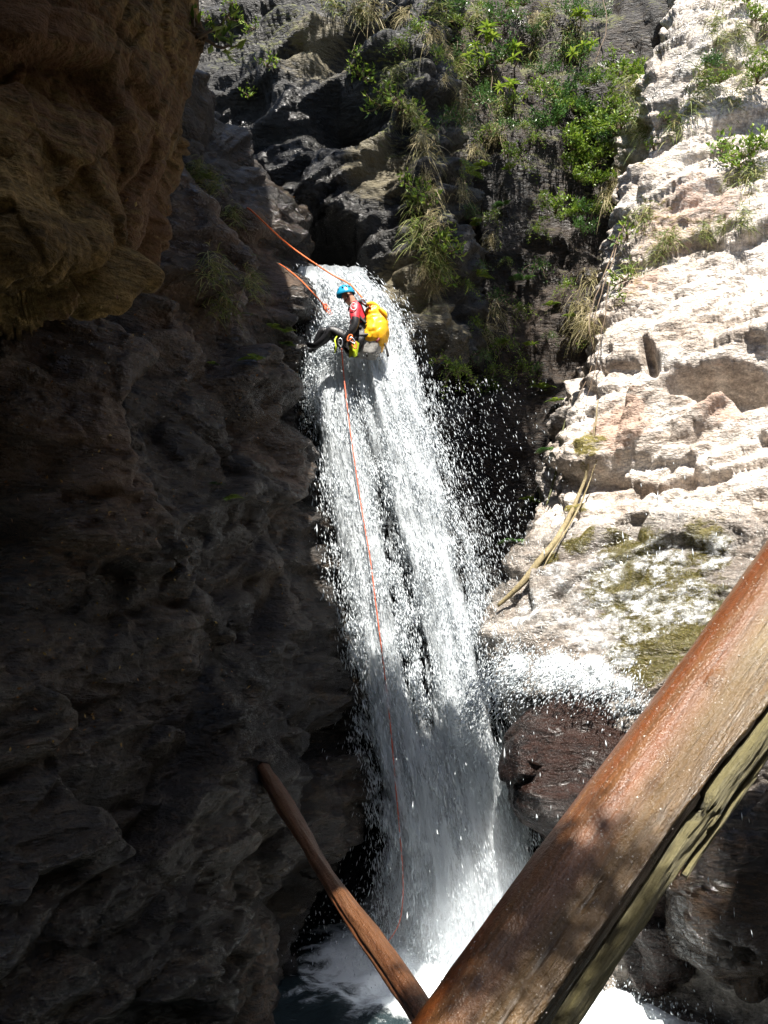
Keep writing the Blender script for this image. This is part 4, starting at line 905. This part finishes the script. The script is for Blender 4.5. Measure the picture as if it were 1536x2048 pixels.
V, F = tube(cr([L(768, 690, -0.06), L(772, 703, -0.06), L(775, 716, -0.05)], 10), np.linspace(0.012, 0.018, 10), 6); obj('dangling_strap', meshq('dangling_strap', V - bo, F), M_blk, bp)
V, F = tube([L(752, 694, -0.165), L(758, 685, -0.165)], 0.013, 4); obj('pull_tab', meshq('pull_tab', V - bo, F), simple('tab_maroon', (0.16, 0.02, 0.02), 0.6), bp)
V, F = tube([L(733, 711, -0.09), L(734, 718, -0.08)], 0.012, 5); obj('drain_toggle', meshq('drain_toggle', V - bo, F), M_blk, bp)
b = Bag()
for (x, y) in ((722, 690), (727, 688), (732, 691), (737, 690), (725, 696), (730, 698), (735, 697), (740, 699), (729, 704), (735, 705)):
    V, F = tube([L(x, y, -0.125), L(x + 0.3, y, -0.128)], 0.011, 6); b.add(V, F)
obj('drain_holes', b.mesh('drain_holes'), M_blk, bp)

CF = np.array((0, math.cos(PITCH), math.sin(PITCH))); CU = np.array((0, -math.sin(PITCH), math.cos(PITCH)))
SV = np.concatenate([g.reshape(-1, 3) for g in (GB, GC, GL, GO, GR)]); SN = np.concatenate([g.reshape(-1, 3) for g in (NB, NC, NL, NO, NR)])
rel = SV - CAM; fw = rel @ CF; SPX = 768 + FPX * rel[:, 0] / fw; SPY = 1024 - FPX * (rel @ CU) / fw
def onsurf(px, py):
    """Nearest rock seen at that pixel: point and normal in the world."""
    r = 8
    while True:
        m = np.where((np.abs(SPX - px) < r) & (np.abs(SPY - py) < r) & (fw > 1))[0]
        if len(m): break
        r *= 1.7
    k = m[np.argmin(fw[m])]; return SV[k], SN[k]

# --- ropes
def rope(name, pts, r, mat, label, n=120):
    V, F = tube(cr(pts, n), r, 7); return tag(obj(name, meshq(name, V, F), mat), label, 'rope')
rope('rope', [onsurf(505, 416)[0] + np.array((-0.05, 0.06, 0.02)), onsurf(507, 418)[0] + np.array((0.0, -0.03, -0.01)), P(540, 456, onsurf(520, 440)[0][1] - 0.15), P(580, 492, 10.5), P(625, 524, 10.5), P(665, 550, 10.51), P(697, 567, 10.46), P(712, 581, 10.38), P(728, 600, 10.32), P(742, 616, 10.31)], 0.0098, M_orange, 'taut orange rope running from the left rock shoulder to the yellow pack')
rope('rope', [onsurf(562, 518)[0] + np.array((-0.05, 0.06, 0.02)), onsurf(566, 523)[0] + np.array((0.01, -0.03, -0.01)), P(598, 557, min(10.55, onsurf(585, 545)[0][1] - 0.12)), P(625, 585, 10.35), P(645, 607, 10.51), P(655, 621, 10.46)], 0.0072, M_orange, 'thinner orange rope above the person\'s knees, ending in a knot')
b = Bag()
for k in range(4):
    t_ = np.linspace(0, 2 * np.pi, 14); c = P(651 + 3.5 * k, 614 + 5 * k, 10.45)
    pts = np.stack((0.028 * np.cos(t_ + k), 0.02 * np.sin(t_ * 2), 0.034 * np.sin(t_ + 0.7 * k)), 1) + c; V, F = tube(pts, 0.011, 6, cap=False); b.add(V, F)
tag(obj('rope_knot', b.mesh('rope_knot'), M_rope2), 'red knotted rope end hanging in front of the person', 'knot')
dn = [P(683, 697, 10.25)]
for (x, y) in ((687, 745), (694, 810), (703, 880), (713, 950), (727, 1040), (740, 1115), (750, 1195), (762, 1290), (773, 1380), (783, 1475), (791, 1570), (799, 1660), (806, 1760), (800, 1840), (772, 1890), (762, 1905)):
    dn.append(P(x, y, float(np.interp(y, FY, FD)) - np.interp(y, (700, 900, 1150, 1500, 1900), (0.62, 0.64, 0.60, 0.48, 0.45))))
rope('rope', dn, 0.007, M_rope2, 'long red rope hanging down in front of the falling water', 220)
# ------------------------------------------------------------------ plants
def leaf_mat(name, c0, c1, c2, rough=0.4, tr=0.3):
    t = NT(name); r = t.attr('rnd')
    c = t.ramp(r, [(0.0, c0), (0.5, c1), (1.0, c2)])
    t.fin(Base_Color=c, Roughness=rough, Specular_IOR_Level=0.45)
    x = t.n('ShaderNodeBsdfTranslucent', Color=c).outputs[0]; mx = t.n('ShaderNodeMixShader', Fac=tr)
    t.t.links.new(t.b.outputs[0], mx.inputs[1]); t.t.links.new(x, mx.inputs[2]); t.t.links.new(mx.outputs[0], t.out.inputs['Surface'])
    return t.m
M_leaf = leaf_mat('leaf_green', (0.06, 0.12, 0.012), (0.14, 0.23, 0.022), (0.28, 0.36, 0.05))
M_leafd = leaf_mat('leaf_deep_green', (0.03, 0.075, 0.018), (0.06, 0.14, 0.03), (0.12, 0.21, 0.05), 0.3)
M_grass = leaf_mat('grass_mixed', (0.08, 0.14, 0.016), (0.17, 0.20, 0.04), (0.36, 0.31, 0.14), 0.6, 0.3)
M_dry = leaf_mat('grass_dry', (0.14, 0.14, 0.04), (0.32, 0.27, 0.12), (0.5, 0.42, 0.26), 0.7, 0.3)
M_litter = leaf_mat('leaf_litter', (0.10, 0.04, 0.012), (0.26, 0.12, 0.03), (0.36, 0.26, 0.06), 0.6, 0.2)
M_stem = simple('stem_brown', (0.13, 0.09, 0.055), 0.8)

def leaves(b, pos, dirs, size, r2, ratio=0.42):
    """Folded pointed leaves, six points each."""
    for p, d, s in zip(pos, dirs, size):
        d = d / (np.linalg.norm(d) + 1e-9); sd = np.cross(d, r2.normal(size=3)); sd /= np.linalg.norm(sd) + 1e-9; up = np.cross(sd, d)
        w = s * ratio / 2
        V = [p, p + d * s * 0.4 + sd * w + up * s * 0.06, p + d * s * 0.45 - up * s * 0.03, p + d * s * 0.4 - sd * w + up * s * 0.06, p + d * s - up * s * 0.12]
        b.add(V, [(0, 1, 2), (0, 2, 3), (2, 1, 4), (3, 2, 4)], r2.random())

def shrub_meshes(seed, n_stem, L_, nleaf, lsize, droop=0.2):
    r2 = np.random.default_rng(seed); st = Bag(); lf = Bag()
    for k in range(n_stem):
        d = np.array((r2.normal(0, 0.7), -0.5 + r2.normal(0, 0.35), 0.55 + r2.normal(0, 0.35))); d /= np.linalg.norm(d)
        ln = L_ * r2.uniform(0.5, 1.0); q = np.linspace(0, 1, 7)[:, None]
        pts = d * q * ln + np.array((0, 0, -1)) * droop * ln * q ** 2 + np.cumsum(r2.normal(0, 0.012, (7, 3)), 0)
        V, F = tube(pts, np.linspace(0.009, 0.003, 7), 5); st.add(V, F)
        t = r2.uniform(0.25, 1.05, nleaf) ** 0.8
        pos = np.stack([np.interp(t, q[:, 0], pts[:, i]) for i in range(3)], 1) + r2.normal(0, 0.055 * L_ + 0.012, (nleaf, 3))
        leaves(lf, pos, d * 0.5 + r2.normal(0, 0.6, (nleaf, 3)) + np.array((0, -0.25, -0.05)), r2.uniform(0.6, 1.15, nleaf) * lsize, r2)
    return st.mesh('stems'), lf.mesh('foliage', False)

def tussock_mesh(seed, n, ln, hang, wid=0.007):
    r2 = np.random.default_rng(seed); b = Bag()
    for k in range(n):
        root = r2.normal(0, 0.085, 3) * np.array((1.2, 0.4, 1.5))
        d = np.array((r2.normal(0, 0.6), -0.5 + r2.normal(0, 0.35), r2.uniform(-0.3, 1.0))); d /= np.linalg.norm(d)
        l = ln * r2.uniform(0.3, 1.25); q = np.linspace(0, 1, 6)[:, None]
        pts = root + d * q * l + np.array((0, 0.05, -1)) * hang * l * q ** 1.8 * r2.uniform(0.7, 1.3)
        sd = np.cross(d, np.array((0, -1, 0.2)) + r2.normal(0, 0.5, 3)); sd /= np.linalg.norm(sd)
        w = wid * np.array((0.8, 1, 1, 0.8, 0.5, 0.12))[:, None]
        V = np.concatenate((pts - sd * w, pts + sd * w)); i = np.arange(5)
        b.add(V, np.stack((i, i + 1, i + 7, i + 6), 1), r2.random())
    return b.mesh('blades')

def frond_mesh(seed, n, ln):
    r2 = np.random.default_rng(seed); b = Bag()
    for k in range(n):
        a = r2.uniform(-1.5, 1.5); d = np.array((math.sin(a), -0.6, 0.45 + 0.3 * r2.random())); d /= np.linalg.norm(d); l = ln * r2.uniform(0.6, 1.1)
        q = np.linspace(0, 1, 12)[:, None]; pts = d * q * l + np.array((0, 0, -1)) * 0.55 * l * q ** 2
        V, F = tube(pts, np.linspace(0.004, 0.0015, 12), 4); b.add(V, F, 0.2); sd = np.cross(d, (0, 0, 1)); sd /= np.linalg.norm(sd); c = r2.random()
        for i in range(2, 12):
            s = 0.22 * l * math.sin(math.pi * min(1, (i / 12) * 0.9 + 0.12)); tn = pts[i] - pts[i - 1]; tn /= np.linalg.norm(tn)
            for sg in (-1, 1):
                e = sd * sg + tn * 0.45; e /= np.linalg.norm(e); p0 = pts[i]
                b.add([p0, p0 + e * s * 0.5 + tn * 0.016, p0 + e * s - np.array((0, 0, 0.15 * s)), p0 + e * s * 0.5 - tn * 0.016], [(0, 1, 2, 3)], c)
    return b.mesh('fronds', False)

rp = random.Random(5)
def place(proto, px, py, s, label, group, spin=0.5, off=0.02, mats=None):
    """Linked copy of a plant and its parts, standing on the rock seen at that place."""
    root, parts = proto
    p, n = onsurf(px, py)
    o = bpy.data.objects.new(root, None); COL.objects.link(o); o.empty_display_size = 0.05
    o.location = Vector(p + n * off - np.array((0, 0, 0.01))); a = math.atan2(n[0], -n[1]) if abs(n[0]) + abs(n[1]) > 0.1 else 0
    o.rotation_euler = (0, 0, max(-0.8, min(0.8, a * 0.7)) + rp.uniform(-spin, spin)); sc = s * rp.uniform(0.85, 1.2); o.scale = (sc * rp.choice((-1, 1)), sc, sc)
    tag(o, label, root.replace('grass_', '').split('_')[-1] if root != 'grass_tussock' else 'grass', group)
    for nm, me, mt in parts:
        c = bpy.data.objects.new(nm, me); COL.objects.link(c); c.parent = o
        if len(me.materials) == 0: me.materials.append(mt)
        if nm in ('foliage', 'blades', 'fronds'): c['kind'] = 'stuff'
    return o
def shrub_proto(name, seed, ns, L_, nl, ls, mat, droop=0.2):
    s, f = shrub_meshes(seed, ns, L_, nl, ls, droop); return (name, [('stems', s, M_stem), ('foliage', f, mat)])
SH = [shrub_proto('leafy_shrub', 400 + k, 11, 0.55, 34, 0.085, (M_leaf, M_leaf, M_leafd)[k % 3]) for k in range(4)]
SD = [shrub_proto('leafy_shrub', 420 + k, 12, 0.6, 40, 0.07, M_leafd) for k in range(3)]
SV_ = [shrub_proto('trailing_shrub', 430 + k, 9, 0.7, 44, 0.062, (M_leaf, M_leafd, M_leaf)[k], 1.1) for k in range(3)]
SM = [shrub_proto('seedling', 440 + k, 5, 0.2, 9, 0.07, M_leaf) for k in range(3)]
TU = [('grass_tussock', [('blades', tussock_mesh(460 + k, 120, 0.34, 0.8, 0.0055), M_grass)]) for k in range(5)]
TD = [('grass_tussock', [('blades', tussock_mesh(480 + k, 130, 0.40, 1.15, 0.005), M_dry)]) for k in range(4)]
FE = [('fern', [('fronds', frond_mesh(500 + k, 9, 0.38), (M_leaf, M_leafd)[k % 2])]) for k in range(3)]
ORD = ('topmost', 'second', 'third', 'fourth', 'fifth', 'sixth', 'seventh', 'eighth', 'ninth', 'tenth', 'eleventh', 'twelfth', 'thirteenth', 'fourteenth', 'fifteenth', 'sixteenth', 'seventeenth', 'eighteenth', 'nineteenth', 'twentieth',
       'twenty-first', 'twenty-second', 'twenty-third', 'twenty-fourth', 'twenty-fifth', 'twenty-sixth')
def many(protos, spots, s, label, group, jit=0, vary=0.35, **kw):
    spots = sorted(((x + rp.uniform(-jit, jit), y + rp.uniform(-jit, jit)) for x, y in spots), key=lambda q: q[1])
    for k, (x, y) in enumerate(spots):
        lab = label + (', topmost of its kind' if k == 0 else ', lowest of its kind' if k == len(spots) - 1 else ', %s from the top' % ORD[k])
        place(protos[rp.randrange(len(protos))], x, y, s * rp.uniform(1 - vary, 1 + vary), lab, group, **kw)

many(TD, [(855, 350), (866, 380), (848, 400), (870, 420), (840, 300), (815, 240), (850, 275), (800, 200), (880, 580), (862, 520), (858, 445)], 0.55, 'straw-coloured grass tussock on the sunlit edge of the dark prow', 'straw tussocks on the prow', jit=8)
many(TU, [(830, 395), (835, 440), (850, 480), (862, 505), (880, 500), (890, 540), (820, 210), (845, 240), (770, 205), (860, 260), (800, 160), (875, 530), (835, 470)], 0.7, 'green-yellow grass tussock on the sunlit edge of the dark prow', 'green tussocks on the prow', jit=8)
many(SM, [(825, 380), (835, 390), (845, 465), (870, 490), (880, 505), (895, 515), (890, 480), (770, 195), (790, 195), (800, 225), (820, 240), (850, 250), (865, 720), (850, 420), (700, 120), (715, 150), (760, 215), (720, 140), (880, 560), (730, 170), (860, 400)], 1.25, 'small bright green seedling on the prow', 'seedlings on the prow', jit=6)
many(TD, [(720, 15), (760, 40), (800, 20), (880, 60), (905, 110), (890, 150), (920, 180), (985, 250), (1060, 40)], 0.75, 'dry grass tussock trailing from the shaded cliff top', 'dry tussocks along the cliff top', jit=16)
many(TU, [(660, 5), (720, 30), (870, 30), (915, 130), (940, 250), (970, 160), (990, 40), (1050, 120), (1100, 30), (1130, 110), (1090, 180), (1010, 230), (1160, 60), (950, 20)], 0.9, 'half green grass tussock trailing from the shaded cliff top', 'half green tussocks along the cliff top', jit=16)
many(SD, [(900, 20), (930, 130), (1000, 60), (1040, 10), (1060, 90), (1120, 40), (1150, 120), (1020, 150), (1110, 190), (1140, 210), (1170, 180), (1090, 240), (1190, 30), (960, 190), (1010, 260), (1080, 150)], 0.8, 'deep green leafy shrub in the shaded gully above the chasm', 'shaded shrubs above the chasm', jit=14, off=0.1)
many(SH, [(1130, 220), (1170, 240), (1190, 270), (1150, 280), (1210, 230), (1130, 300), (1160, 320), (1190, 340), (1120, 330), (1215, 300), (1100, 260), (1200, 190), (1230, 180), (1225, 260), (1250, 200), (1265, 240), (1245, 290), (1260, 160)], 0.8, 'sunlit green shrub overhanging the top of the dark chasm', 'sunlit shrubs over the chasm', jit=10, off=0.25)
many(SH, [(1120, 420), (1160, 430), (1135, 460), (1180, 410), (1150, 480), (1110, 440), (1190, 450), (1140, 395), (1165, 370)], 0.6, 'lower sunlit shrub hanging half way down the chasm', 'lower shrubs in the chasm', jit=10, off=0.45)
many(SV_, [(905, 60), (930, 100), (950, 30), (960, 140), (985, 110), (1000, 30), (1020, 200), (940, 210), (900, 240), (970, 280), (1040, 250), (1060, 190), (1075, 290), (925, 330), (1010, 330), (860, 120), (830, 60), (790, 90)], 0.7, 'trailing leafy shrub hanging in the upper gully', 'trailing shrubs in the gully', jit=14, off=0.12)
many(SV_, [(925, 430), (950, 520), (985, 440), (1010, 520), (1060, 450), (1080, 540), (1050, 620), (960, 640), (1010, 600), (1090, 680), (930, 560), (1120, 580), (1100, 380), (900, 742), (930, 748), (962, 752), (1000, 748), (1040, 742), (1070, 738), (1010, 700), (950, 700)], 0.55, 'trailing plant on the brown shaded rock of the chasm', 'trailing plants in the chasm', jit=14, off=0.05)
many(FE, [(1020, 330), (1000, 400), (970, 350), (1040, 560), (1060, 690), (1090, 600), (1010, 690), (1000, 780), (1080, 780), (1130, 640), (1040, 1080), (1060, 1000), (1090, 900), (1110, 800), (940, 340), (950, 450), (960, 560)], 0.8, 'dark fern on the shaded chasm rock', 'ferns in the chasm', jit=12)
many(TD, [(930, 380), (975, 480), (985, 610), (990, 660), (940, 300), (1170, 600), (1180, 640), (1165, 560), (1160, 660), (1210, 400), (1225, 350)], 0.7, 'brown grass clump hanging on the shaded chasm rock', 'brown grass in the chasm', jit=10)
many(TU, [(1440, 80), (1480, 60), (1510, 100), (1460, 130), (1400, 150), (1500, 160), (1420, 40), (1530, 50), (1380, 190), (1350, 230), (1470, 200), (1360, 470), (1400, 455), (1330, 480), (1440, 440), (1300, 500), (1480, 420), (1260, 560), (1500, 320), (1520, 350), (1490, 350), (1270, 440), (1265, 180), (1250, 230), (1280, 260)], 0.85, 'sunlit grass tussock growing on the pale right wall', 'tussocks on the right wall', jit=12)
many(SH, [(1510, 40), (1530, 110), (1490, 20), (1420, 130), (1440, 170), (1525, 300), (1490, 310), (1510, 180)], 0.7, 'sunlit green shrub growing on the pale right wall', 'shrubs on the right wall', jit=10, off=0.05)
many(SM, [(1400, 160), (1330, 250), (1250, 480), (1240, 560), (1470, 330), (1440, 300), (1230, 610), (1160, 690), (1300, 300)], 1.2, 'small seedling in a crack of the pale right wall', 'seedlings on the right wall', jit=6)
many(TU, [(410, 345), (430, 360), (395, 340), (460, 430), (500, 560), (430, 540), (440, 600)], 0.6, 'dull green grass tuft on the brown shoulder of the left wall', 'grass tufts on the left shoulder', jit=6)
many(FE, [(575, 670), (565, 685), (585, 690), (420, 350), (440, 965), (455, 1000), (545, 660), (430, 730), (520, 715)], 0.45, 'small green fern on the shaded left wall', 'ferns on the left wall', jit=5)
many(SM, [(420, 50), (440, 75), (410, 70), (500, 200), (530, 130), (450, 40), (470, 15), (500, 60)], 1.0, 'small green plant on the dark layered rock beside the overhang', 'plants on the layered rock', jit=8)

# broad-leaved rosette plants near the top, each leaf a part
V = []; n = 7
for i in range(n):
    s = i / (n - 1); w = 0.24 * math.sin(math.pi * (0.08 + 0.9 * s)) * 0.5
    V += [(-w, s, 0.18 * s - 0.55 * s * s + 0.06), (0, s, 0.18 * s - 0.55 * s * s), (w, s, 0.18 * s - 0.55 * s * s + 0.06)]
Fq = [(3 * i + k, 3 * i + k + 1, 3 * i + k + 4, 3 * i + k + 3) for i in range(n - 1) for k in (0, 1)]
LEAF = [mesh('leaf', V, Fq, True, {'rnd': np.full(len(V), c)}) for c in (0.35, 0.7, 1.0)]
for m_ in LEAF: m_.materials.append(M_leaf)
for k, (x, y, s, lab) in enumerate(((975, 55, 0.20, 'tall broad-leaved plant with pale sunlit leaves at the top of the cliff'), (1035, 95, 0.17, 'broad-leaved plant just right of the tall pale-leaved one'), (1020, 165, 0.17, 'broad-leaved plant lowest on the upper dark cliff'),
                             (950, 90, 0.16, 'broad-leaved plant left of the tall pale-leaved one'), (1160, 25, 0.18, 'broad-leaved plant at the top edge above the chasm'), (1165, 90, 0.16, 'broad-leaved plant with white-lit leaves above the chasm shrubs'), (1066, 690, 0.14, 'lone star-shaped plant deep in the dark chasm'))):
    p, nn = onsurf(x, y + 40 if y < 600 else y)
    top = P(x, y, p[1] - 0.35 if y < 600 else p[1] - 0.1)
    r_ = empty('rosette_plant', tuple(p), lab, 'plant')
    Vt, Ft = tube(cr([np.zeros(3), (top - p) * 0.5 + np.array((0.03, -0.03, -0.05)), top - p], 14), np.linspace(0.014, 0.007, 14), 6); obj('stem', meshq('stem', Vt, Ft, True, {'rnd': np.zeros(len(Vt))}), M_stem, r_)
    for h in range(3 if y < 600 else 1):
        c = (top - p) + (np.array((rp.uniform(-0.22, 0.22), rp.uniform(-0.1, 0.1), rp.uniform(-0.3, 0.05))) if h else 0)
        for q in range(9):
            lo = bpy.data.objects.new('leaf', LEAF[rp.randrange(3)]); COL.objects.link(lo); lo.parent = r_; lo.location = c
            lo.rotation_euler = (rp.uniform(-0.2, 0.7), 0, q * 0.7 + rp.uniform(-0.2, 0.2)); sz = s * rp.uniform(0.8, 1.15); lo.scale = (sz, sz, sz)

# bare stems and roots hanging at the mouth of the chasm
for (pts, r0, lab) in (([(1172, 500), (1176, 560), (1174, 640), (1184, 700)], 0.014, 'bare pale shrub stem hanging below the chasm shrubs'), ([(1185, 560), (1178, 640), (1165, 740), (1150, 800)], 0.01, 'thin reddish root hanging along the shaded edge of the right wall'),
                       ([(1195, 600), (1190, 690), (1175, 770), (1160, 840)], 0.009, 'thin brown root hugging the left edge of the pale wall'), ([(970, 110), (985, 180), (975, 230), (990, 300)], 0.011, 'bare twisted stem on the upper shaded cliff'), ([(1195, 20), (1200, 80), (1190, 130), (1215, 190)], 0.012, 'crooked bare branch above the chasm shrubs')):
    pp = [onsurf(*a) for a in pts]; c = np.array([a + b_ * 0.06 for a, b_ in pp]); c[:, 1] = c[:, 1].min() - 0.02 + 0.3 * (c[:, 1] - c[:, 1].min())
    Vt, Ft = tube(cr(c, 40) + 0.02 * np.stack([noise(np.linspace(0, 6, 40)[:, None] * np.ones((1, 3)), 1, 600 + k) for k in range(3)], 1), np.linspace(r0, r0 * 0.4, 40), 6)
    tag(obj('hanging_stem', meshq('hanging_stem', Vt, Ft), M_stem), lab, 'stem')

# pale stripped root lying down the left edge of the sunlit wall
M_root = log_mat('wood_pale_root', (0.16, 0.12, 0.05), (0.24, 0.19, 0.09), (0.34, 0.28, 0.17), (0.5, 0.85), 0.9)
def lying(px, off):
    Yd = np.array([onsurf(*a)[0][1] for a in px]); Yd = np.convolve(np.pad(Yd, 1, mode='edge'), (0.25, 0.5, 0.25), 'valid')
    return cr(np.array([P(a[0], a[1], y - off) for a, y in zip(px, Yd)]), 70)
for (px, rr, lab) in (([(1196, 800), (1190, 850), (1178, 920), (1165, 970), (1140, 1030), (1112, 1080), (1080, 1120), (1050, 1160), (1020, 1190), (995, 1212)], (0.008, 0.018, 0.034, 0.042, 0.02), 'pale stripped root slanting along the left edge of the sunlit wall'),
                      ([(1200, 900), (1180, 960), (1160, 1010), (1130, 1065), (1100, 1110), (1085, 1140)], (0.005, 0.010, 0.012, 0.010, 0.004), 'thin yellow root beside the pale stripped root')):
    pts = lying(px, 0.05); V, F = tube(pts, np.interp(np.linspace(0, 1, 70), (0, 0.3, 0.65, 0.85, 1), rr), 10)
    V = V + 0.02 * fbm(V, 5, 3, 260)[:, None] * np.array((1, 0.5, 1)) + 0.006 * fbm(V, 30, 2, 262)[:, None]
    tag(obj('pale_root', meshq('pale_root', V, F, True, {'side': np.full(len(V), 0.6)}), M_root), lab, 'root')
pts = cr([P(1130, 840, 11.6), P(1121, 880, 11.45), P(1110, 950, 11.4), P(1093, 1010, 11.3)], 40)
V, F = tube(pts, np.interp(np.linspace(0, 1, 40), (0, 0.5, 1), (0.008, 0.02, 0.008)), 8); V = V + 0.02 * fbm(V, 4, 2, 264)[:, None]
tag(obj('mossy_root', meshq('mossy_root', V, F, True, {'side': np.full(len(V), 0.6)}), simple('wood_mossy', (0.07, 0.075, 0.02), 0.8, 0.6, 40)), 'thin mossy root hanging in the dark gap left of the sunlit wall', 'root')

# unseen trees: one dapples the layered rock, others added to shade chasm, log, boulder
def unseen_shade_tree(trunk, c, ext, ncl, nl, ls, cr_, seed, label):
    r2 = np.random.default_rng(seed); o = empty('unseen_shade_tree', trunk[0], label, 'tree')
    tr = Bag(); pts = np.array(trunk) - np.array(trunk[0]); V, F = tube(cr(pts, 30), np.linspace(0.2, 0.07, 30), 10); tr.add(V, F)
    lf = Bag(); c = np.array(c) - np.array(trunk[0])
    for k in range(ncl):
        q = r2.uniform(-1, 1, 3); q = c + q * np.array(ext)
        V, F = tube(cr([pts[-1] * 0.8 + pts[-2] * 0.2, (pts[-1] + q) / 2 + np.array((0, 0, -0.15)), q], 8), np.linspace(0.04, 0.01, 8), 5); tr.add(V, F)
        leaves(lf, q + r2.normal(0, cr_, (nl, 3)), r2.normal(0, 1, (nl, 3)), r2.uniform(0.7, 1.3, nl) * ls, r2)
    obj('trunk', tr.mesh('trunk'), M_stem, o); x = obj('crown', lf.mesh('crown', False), M_leafd, o); x['kind'] = 'stuff'
unseen_shade_tree([(6.2, 11.5, 12.0), (4.6, 11.0, 14.2), (2.6, 10.4, 14.9), (1.3, 10.0, 14.9)], (1.75, 9.7, 15.2), (0.75, 2.3, 0.6), 60, 170, 0.16, 0.28, 701, 'unseen tree added to shade the dark chasm')
unseen_shade_tree([(-6.5, 12.5, 13.0), (-4.8, 11.6, 15.0), (-2.8, 10.8, 15.8), (-1.6, 10.3, 15.9)], (-0.7, 10.4, 16.0), (1.5, 2.0, 0.5), 11, 110, 0.15, 0.2, 711, 'rim tree leaning out above the layered dark cliff')

unseen_shade_tree([(-6.0, -3.0, 9.5), (-4.0, -1.8, 10.8), (-1.6, -0.6, 11.2), (-0.6, -0.2, 11.0)], (0.95, -0.4, 11.0), (0.5, 0.5, 0.25), 16, 75, 0.13, 0.13, 721, 'unseen tree added to shade the lower big log')
unseen_shade_tree([(6.5, 2.0, 12.0), (5.2, 2.6, 12.6), (3.6, 2.9, 12.0), (2.8, 3.0, 11.6)], (3.5, 2.7, 11.4), (0.5, 0.6, 0.3), 16, 110, 0.14, 0.16, 731, 'unseen tree added to shade the boulder behind the log')


# fallen leaves stuck to the shaded left wall
b = Bag(); r2 = np.random.default_rng(77)
for k in range(420):
    x = r2.uniform(10, 600); y = r2.uniform(620, 1500) if k % 4 else r2.uniform(380, 700)
    p, nn = onsurf(x, y)
    if abs(SPX.shape[0]) and p[1] < 4.5: continue
    leaves(b, [p + nn * 0.012], [r2.normal(size=3) - nn * 0.2], [r2.uniform(0.018, 0.04)], r2, 0.5)
tag(obj('leaf_litter', b.mesh('leaf_litter', False), M_litter), 'fallen orange and yellow leaves stuck to the shaded left wall', 'leaf litter', kind='stuff')
